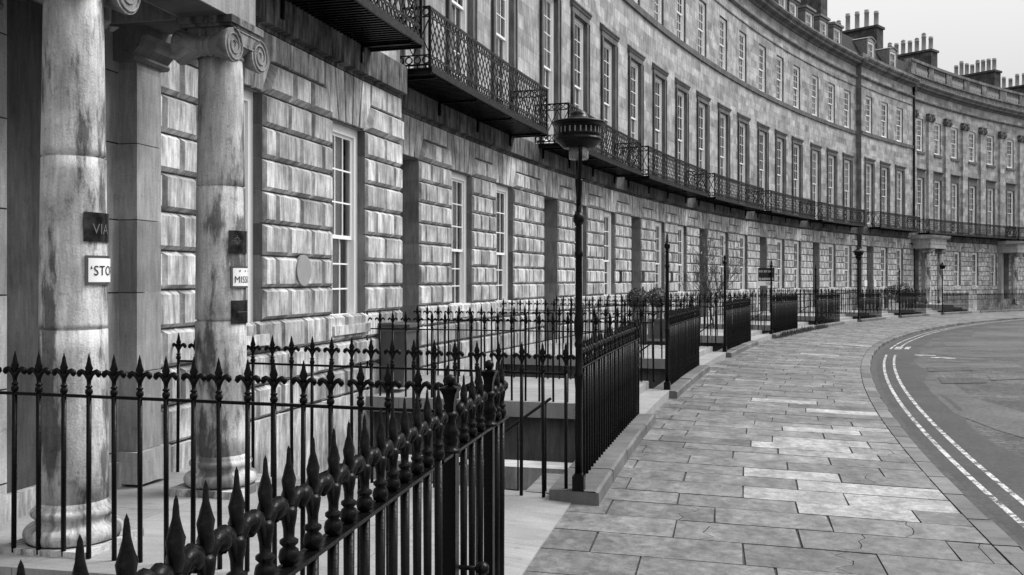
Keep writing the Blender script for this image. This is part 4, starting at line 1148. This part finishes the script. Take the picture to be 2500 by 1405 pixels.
ex.add(pts, [[0, 1, 5, 4], [2, 3, 7, 6], [0, 2, 6, 4], [1, 3, 7, 5], [0, 1, 3, 2], [4, 5, 7, 6]]); ex.build('fixed_rail', M['iron'], GT)
# returns from the pavement to the houses, both sides of every platform
rl = [('black railing running from the nearest gate back past the left column', 'black railing running from the big lantern post back past the right column')]
names_l = ['the wheelie bin platform', 'the second platform from the big lantern', 'the topiary platform', 'the platform left of the sapling', 'the stepped platform by the stub post', 'the stepped platform left of the globe lamp', 'the stepped platform by the shrub planter']
railing('iron_railing', rl[0][0], (-11.52, 4.5), (-11.52, .75), .14, .19, 1.07, .19, rail=(.02, .02))
railing('iron_railing', rl[0][1], (-8.47, 4.56), (-8.42, .62), .03, .07, 1.13, .21, rail=(.02, .02))
for i in range(1, 8):
    zf = gfront(LAMPS[i]) + (.25 if i < 5 else .38); nm = names_l[i - 1]
    hh = 1.02 if i == 1 else 1.05
    railing('iron_railing', 'black railing along the near side of ' + nm, (ENDS[i], 4.45), (ENDS[i], .55 if i == 1 else .1), zf, zf, hh, .205, rail=(.018, .018), group='iron railings beside the entrance platforms')
    railing('iron_railing', 'black railing along the far side of ' + nm, (LAMPS[i] - .05, 4.45), (LAMPS[i] - .05, .1), zf, zf, hh, .205, rail=(.018, .018), group='iron railings beside the entrance platforms')
# basement stairs with handrails next to the platforms
for i in range(0, 5):
    u0_ = LAMPS[i] + .25; st_ = MB(); hr = MB(); nst = 13
    root = thing('basement_stair', ['stone stair with a thin handrail descending beside the big lantern post', 'basement stair with a handrail beside the ladder-topped post', 'basement stair with a handrail beside the stub post left of the sapling', 'basement stair with a handrail beside the letting board post', 'basement stair with a handrail right of the letting board'][i], 'stair', P(u0_, 3, -1), 0, 'basement stairs')
    for k in range(nst):
        z = .0 - .185 * k; o1_ = 4.4 - .27 * k; st_.cbox(u0_, u0_ + .9, o1_ - .29, o1_, z - .3, z, tone=rnd.uniform(.8, 1.1))
    st_.build('steps', M['basement'], root)
    top = P(u0_ + .05, 4.35, .88); bot = P(u0_ + .05, 4.4 - .27 * 12, -1.45)
    hr.tube([top, bot], .014, 6)
    for k in range(12):
        o1_ = 4.3 - .27 * k; z = -.02 - .185 * k; hr.tube([P(u0_ + .05, o1_, z - .03), P(u0_ + .05, o1_, z + .87)], .008, 5)
    hr.build('handrail', M['iron'], root)
# pale blocks and coping deep in the first basement area
bw_ = MB(); bw_.cbox(-5.2, -4.9, 1.2, 4.4, -2.4, -.62, tone=1.0); bw_.cbox(-5.25, -4.8, 1.2, 4.4, -.62, -.34, tone=1.7)
tag(bw_.build('retaining_wall', M['basement']), 'low pale-coped stone wall down in the basement area behind the big lantern post', 'wall')

# ------------------------------------------------------------------ lamp posts
def post_mesh(root, base_z, top, ladder=False):
    m_ = MB(); m_.box(-.052, .052, -.052, .052, 0, .13); m_.lathe([(.05, .13), (.045, .16)], 4, rot=pi / 4, smooth=False)
    prof = [(.040, .15), (.036, .9), (.044, 1.0), (.052, 1.03), (.040, 1.05), (.034, 1.2), (.034, 1.27), (.044, 1.29), (.044, 1.31), (.036, 1.33), (.047, 1.42), (.049, 1.5), (.040, 1.56), (.036, 1.6), (.034, 1.9), (.034, 2.08), (.042, 2.1), (.042, 2.12), (.033, 2.14), (.031, 2.4), (.038, 2.43), (.038, 2.45), (.028, 2.48), (.024, 2.6)]
    prof = [(r * .9, z) for r, z in prof if z < top - .02]; prof.append((prof[-1][0], top - .02)); prof.append((0, top))
    m_.lathe(prof, 16)
    m_.lathe([(0.03, 2.52 if top > 2.7 else top - .25), (.05, (2.55 if top > 2.7 else top - .22)), (.052, (2.6 if top > 2.7 else top - .18)), (.03, (2.64 if top > 2.7 else top - .14))], 8)
    if ladder:
        m_.tube([(-.045, 0, top - .5), (-.05, 0, top - .25), (-.03, 0, top - .02)], .008, 5); m_.tube([(.03, 0, top - .02), (0, 0, top + .03), (-.03, 0, top - .02)], .012, 6)
    return m_.build('post', M['iron'], root, world=False)
ll = ['tall black lamp post with a large round lantern, nearest of the lamps', 'black lantern-less lamp post with a broken ladder-like top', 'thin black lantern-less post left of the bare sapling', 'black post carrying the letting board', 'short black lantern-less post right of the letting board', 'black lamp post with lantern and round globe, before the far projecting house', 'short black lantern-less post left of the shrub planter', 'black lamp post with a small spiked lantern beside the far porch']
tops = [2.62, 2.65, 2.52, 2.55, 2.6, 2.95, 2.78, 2.55]
for i, u in enumerate(LAMPS):
    zb_ = gfront(u) + .12; loc = P(u - (.12 if i == 0 else .02), 4.68, zb_)
    root = thing('lamp_post', ll[i], 'lamp post', loc, ang(u), 'lamp posts on the railings')
    post_mesh(root, zb_, tops[i], i == 1)
    if i == 0:
        l_ = MB(); z = lambda y: 2 + (683.2 - y) * .003545 - zb_
        prof = [(.030, z(352)), (.12, z(352)), (.128, z(350)), (.165, z(338)), (.188, z(333)), (.19, z(330)), (.178, z(327)), (.176, z(322)), (.182, z(320)), (.178, z(317)), (.177, z(300)), (.188, z(297)), (.205, z(293)), (.216, z(291)), (.214, z(287)), (.19, z(284)), (.12, z(281)), (.085, z(277)), (.072, z(270)), (.068, z(268)), (.066, z(266)), (.058, z(262)), (.04, z(258)), (.015, z(256)), (0, z(255.6))]
        prof = [(r_ * 1.12, z_) for r_, z_ in prof]; l_.lathe(prof, 40)
        vslots = []
        for k in range(26):
            vs_ = MB(); vslots.append(vs_)
            a = 2 * pi * k / 26; r = .1795 * 1.12; ca_, sa_ = cos(a), sin(a); h0, h1 = z(316), z(302)
            t = Vector((-sa_, ca_, 0)) * .006; c0 = Vector((r * ca_, r * sa_, 0))
            vs_.add([c0 - t + Vector((0, 0, h0)), c0 + t + Vector((0, 0, h0)), c0 + t + Vector((0, 0, h1)), c0 - t + Vector((0, 0, h1))], [[0, 1, 2, 3]])
        lo = l_.build('lantern', M['iron'], root, world=False); [v_.build('vent_slot', M['room'], lo, world=False) for v_ in vslots]
        g2 = MB(); g2.lathe([(.082, z(380)), (.088, z(378)), (.088, z(352))], 28); g2.build('glass_shade', M['lampglass'], lo, world=False)
        br = MB()
        for sa in (-1, 1):
            ca9 = atan2(-loc.y, -loc.x) - ang(u) + .12; q = Vector((cos(ca9), sin(ca9), 0)) * sa
            pts = [q * .02 + Vector((0, 0, 2.55)), q * .05 + Vector((0, 0, z(425))), q * .085 + Vector((0, 0, z(400))), q * .115 + Vector((0, 0, z(375))), q * .13 + Vector((0, 0, z(345)))]
            br.tube(pts, .019, 6)
        br.lathe([(.02, 2.55), (.035, z(434)), (.035, z(436) + .02), (.02, z(430))], 12)
        br.build('bracket', M['iron'], root, world=False)
    if i in (5, 7):
        l_ = MB(); t0 = 2.95 if i == 5 else 2.55
        k = 1.25 if i == 5 else 1.0
        if i == 5: l_.lathe([(.02, t0), (.10, t0 + .1), (.155, t0 + .2), (.17, t0 + .28), (.06, t0 + .3)], 18)
        zz = t0 + (.28 if i == 5 else .32)
        l_.lathe([(.08, zz), (.16 * k, zz + .04), (.2 * k, zz + .18), (.21 * k, zz + .19), (.24 * k, zz + .22), (.24 * k, zz + .24), (.15 * k, zz + .29), (.09 * k, zz + .36), (.05 * k, zz + .38), (.05 * k, zz + .42), (0, zz + .45)], 8, smooth=False)
        if i == 7: l_.tube([(-.02, 0, t0), (-.07, 0, t0 + .12), (-.07, 0, t0 + .34)], .014, 6); l_.tube([(.02, 0, t0), (.07, 0, t0 + .12), (.07, 0, t0 + .34)], .014, 6)
        l_.build('lantern', M['iron'], root, world=False)
# letting board on the fourth post
bu = LAMPS[3]; bz = 2.05
root = thing('letting_board', 'black and white letting board fixed behind a railing post', 'sign', P(bu, 4.60, bz), 0)
root.rotation_euler = (0, 0, radians(2))
k_ = MB(); k_.box(-.36, .20, .04, .06, -.10, .36); k_.build('board', M['signblack'], root, world=False)
k_ = MB(); k_.box(-.42, .20, .045, .06, -.26, -.103); k_.box(-.41, -.365, .045, .06, -.103, .36); k_.box(-.41, -.37, .045, .06, -1.0, -.26); k_.build('pale_strip', M['signwhite'], root, world=False)
def flat_text(root, s, size, x, z, mat, y=.036, bold=0, cond=1.0):
    V, F = text_mesh(s, size, 1.0, 'LEFT', bold); w = max(v.x for v in V) or 1
    mb = MB(); mb.add([(x + v.x * cond, y, z + v.y) for v in V], F); return mb.build('lettering', mat, root, world=False)
flat_text(root, '0131 557 5000', .10, -.345, .20, M['signwhite'], bold=.001, cond=.78); flat_text(root, 'DJ ALEXANDER', .105, -.345, -.06, M['signwhite'], bold=.002, cond=.70); flat_text(root, 'TO LET', .10, -.10, -.22, M['signblack'], y=.04, bold=.001, cond=.75)
# drain pipe at the far pavilion edge
dp = MB(); 
for (ua, ub, oa, ob_) in ((61.86, 61.98, .36, .48),): dp.cbox(ua, ub, oa, ob_, 0, 16.2); dp.cbox(ua - .1, ub + .1, oa - .05, ob_ + .08, 15.9, 16.25); dp.cbox(ua - .5, ub + .9, oa + .02, ob_, 4.55, 4.68)
tag(dp.build('drainpipe', M['iron']), 'black cast iron drainpipe running full height beside the far projecting house', 'drainpipe')
# ------------------------------------------------------------------ small things
B = thing('wheelie_bin', 'dark plastic wheelie bin with a closed lid standing by the house wall', 'bin', P(-2.75, .75, .25), ang(-2.6) + .1)
B.location = P(-2.72, .62, .25)
k_ = MB(); k_.add([(-.24, -.3, .08), (.24, -.3, .08), (.24, .3, .08), (-.24, .3, .08), (-.3, -.36, 1.0), (.3, -.36, 1.0), (.3, .36, 1.0), (-.3, .36, 1.0)], [[0, 1, 5, 4], [1, 2, 6, 5], [2, 3, 7, 6], [3, 0, 4, 7], [0, 1, 2, 3]])
k_.box(-.32, .32, -.38, .38, .94, 1.0); k_.build('body', M['bin'], B, world=False)
k_ = MB(); k_.box(-.34, .34, -.4, .4, 1.005, 1.03)
for (y0, y1, z0, z1) in ((-.42, -.15, 1.03, 1.06), (-.15, .42, 1.06, 1.08)): k_.box(-.32, .32, y0, y1, z0 - .02, z1)
k_.tube([(-.3, .44, 1.03), (.3, .44, 1.03)], .018, 8); k_.build('lid', M['bin'], B, world=False)
for sx in (-.25, .25):
    w_ = MB(); V = [];
    for y_ in (-.03, .03):
        for k in range(16): V.append((sx + y_, .28 + .1 * cos(2 * pi * k / 16), .1 + .1 * sin(2 * pi * k / 16)))
    w_.add(V, [[k, (k + 1) % 16, 16 + (k + 1) % 16, 16 + k] for k in range(16)] + [list(range(16)), list(range(16, 32))]); w_.build('wheel', M['signblack'], B, world=False)
k_ = MB(); k_.box(.275, .281, -.12, .05, .5, .72); k_.build('sticker', M['signwhite'], B, world=False)
def leaf_ball(mb, c, r, n_, size, squash=1.0, rr=None):
    rr = rr or rnd
    for _ in range(n_):
        v = Vector((rr.gauss(0, 1), rr.gauss(0, 1), rr.gauss(0, 1))).normalized(); rad = r * (rr.uniform(.55, 1.03) ** .6)
        p = Vector(c) + Vector((v.x * rad, v.y * rad, v.z * rad * squash))
        a = Vector((rr.gauss(0, 1), rr.gauss(0, 1), rr.gauss(0, 1))).normalized() * size; b2 = a.cross(v + Vector((.1, .2, .3))).normalized() * size * .55
        mb.add([p - a, p + b2, p + a, p - b2], [[0, 1, 2, 3]], None, rr.uniform(.5, 1.6))
for j, (u, o) in enumerate(((15.4, 3.0), (17.0, 3.6))):
    d = 0
for j, (x, d) in enumerate(((1556, 26.8), (1604, 28.4))):
    X = d * (x - 1250) / 2320; uu, oo_ = UO(X, d); zz = 1.0
    root = thing('topiary_bush', ['round clipped topiary bush, left one of the pair in planters', 'round clipped topiary bush, right one of the pair in planters'][j], 'bush', Vector((X, d, .25)), 0, 'topiary bushes')
    k_ = MB(); leaf_ball(k_, (0, 0, 1.22), .31, 1900, .026); k_.build('crown', M['leaf'], root, world=False)
    k_ = MB(); k_.tube([(0, 0, .5), (.01, 0, .8), (0, 0, 1.1)], .025, 7); k_.build('trunk', M['bark'], root, world=False)
    k_ = MB(); k_.box(-.24, .24, -.24, .24, 0, .55); k_.box(-.26, .26, -.26, .26, .5, .58); k_.build('planter', M['bin'], root, world=False)
# shrub planter by the far porch
root = thing('shrub', 'leafy shrub spilling from a raised planter behind the far railings', 'shrub', P(54.0, 2.2, gfront(54) + .35)); root.scale = (.72, .72, .8)
k_ = MB()
for c, r in (((-.9, 0, 1.35), .5), ((-.3, .1, 1.55), .45), ((.5, 0, 1.6), .6), ((1.0, 0, 1.3), .5), ((.1, 0, .9), .5)): leaf_ball(k_, c, r, 420, .07)
k_.build('foliage', M['leaf'], root, world=False)
k_ = MB(); k_.box(-1.3, 1.2, -.25, .25, .75, 1.0); k_.box(-1.2, -1.1, -.2, .2, 0, .75); k_.box(1.0, 1.1, -.2, .2, 0, .75); k_.build('planter', M['bin'], root, world=False)
# bare sapling
ru = random.Random(5); sp = P(20.2, 2.2, 0.2)
root = thing('sapling', 'nearly bare sapling with thin twigs and a few leaves, left of the letting board', 'tree', sp)
k_ = MB(); lf = MB()
def twig(p, d, l, r, dep):
    pts = [p]; 
    for i in range(4):
        d = (d + Vector((ru.gauss(0, .13), ru.gauss(0, .13), .06))).normalized(); pts.append(pts[-1] + d * l / 4)
    k_.tube(pts, [r * (1 - .16 * i) for i in range(5)], 4)
    if dep > 0:
        for q in pts[1:]:
            for _ in range(2 if dep > 1 else 1): twig(q, (d + Vector((ru.gauss(0, .55), ru.gauss(0, .55), ru.uniform(-.1, .5)))).normalized(), l * ru.uniform(.5, .7), r * .55, dep - 1)
    elif ru.random() < .30:
        q = pts[-1]; a = Vector((ru.gauss(0, 1), ru.gauss(0, 1), ru.gauss(0, 1))).normalized() * .05; b2 = a.cross(Vector((.3, .5, .8))).normalized() * .028
        lf.add([q - a, q + b2, q + a, q - b2], [[0, 1, 2, 3]])
for k in range(3): twig(Vector((0, 0, 0)), Vector((ru.gauss(0, .2), ru.gauss(0, .2), 1)).normalized(), 1.9, .022, 3)
k_.build('trunk', M['bark'], root, world=False); lf.build('crown', M['leafdry'], root, world=False)
# weeds along the plinth
k_ = MB(); wr = random.Random(9)
for _ in range(2600):
    u = wr.choice([wr.gauss(22.3, 1.2), wr.gauss(24.5, .8), wr.gauss(27.3, .6), wr.gauss(19.6, .9)]); o = 4.87 + abs(wr.gauss(0, .07)); h = abs(wr.gauss(0, .08)) + .03
    p = P(u, o, zg(u, o)); a = Vector((wr.gauss(0, .03), wr.gauss(0, .03), h)); w = Vector((wr.gauss(0, 1), wr.gauss(0, 1), .3)).normalized() * .012
    k_.add([p, p + a * .6 + w, p + a, p + a * .6 - w], [[0, 1, 2, 3]], None, wr.uniform(.6, 2.2))
w_ = k_.build('weeds', M['leaf']); w_['kind'] = 'stuff'; tag(w_, 'low weeds and grass growing along the railing plinth', 'weeds')
# plaques at the doors: (u, z, w, h, material, label)
for (u, z, w, h, mt, lab) in ((15.6, 2.1, .3, .36, 'brass', 'dark metal plaque left of the topiary doorway'), (18.3, 2.1, .3, .36, 'brass', 'dark metal plaque right of the topiary doorway'), (18.25, 1.6, .16, .3, 'brass', 'small dark plaque below the one right of the topiary doorway'), (22.0, 2.1, .35, .36, 'brass', 'square metal plaque between the two windows past the topiary doorway'), (25.6, 2.1, .32, .36, 'signblack', 'black plaque left of the doorway with the white notice'), (27.45, 2.12, .3, .32, 'signwhite', 'small white notice beside a doorway'), (54.6, 1.75, .3, .5, 'signwhite', 'pale notice right of the doorway of the far projecting house'), (52.9, 1.75, .5, .4, 'signwhite', 'pale panel left of the doorway of the far projecting house')):
    k_ = MB(); o = .052 if u < 52 else .405
    k_.cbox(u - w / 2, u + w / 2, o, o + .02, z - h / 2, z + h / 2); tag(k_.build('wall_plaque', M[mt]), lab, 'plaque')
for (u, lab) in ((44.4, 'dark plaque inside the doorway before the far projecting house'),):
    k_ = MB(); k_.cbox(u - .02, u + .3, .055, .075, 1.6, 2.05); tag(k_.build('wall_plaque', M['signblack']), lab, 'plaque')
# chain hanging on the end of the big lantern railing
k_ = MB(); cp_ = P(-3.75, 4.70, 1.15)
for i in range(9):
    zc_ = -.045 * i; pts = []
    for k in range(9):
        t = 2 * pi * k / 8; x = .012 * cos(t); z_ = .028 * sin(t)
        pts.append((x if i % 2 else 0, 0 if i % 2 else x, zc_ + z_))
    k_.tube(pts, .004, 4)
o_ = k_.build('chain', M['frame'], world=False, loc=cp_); tag(o_, 'grey chain hanging from the far end of the railing at the big lantern', 'chain')
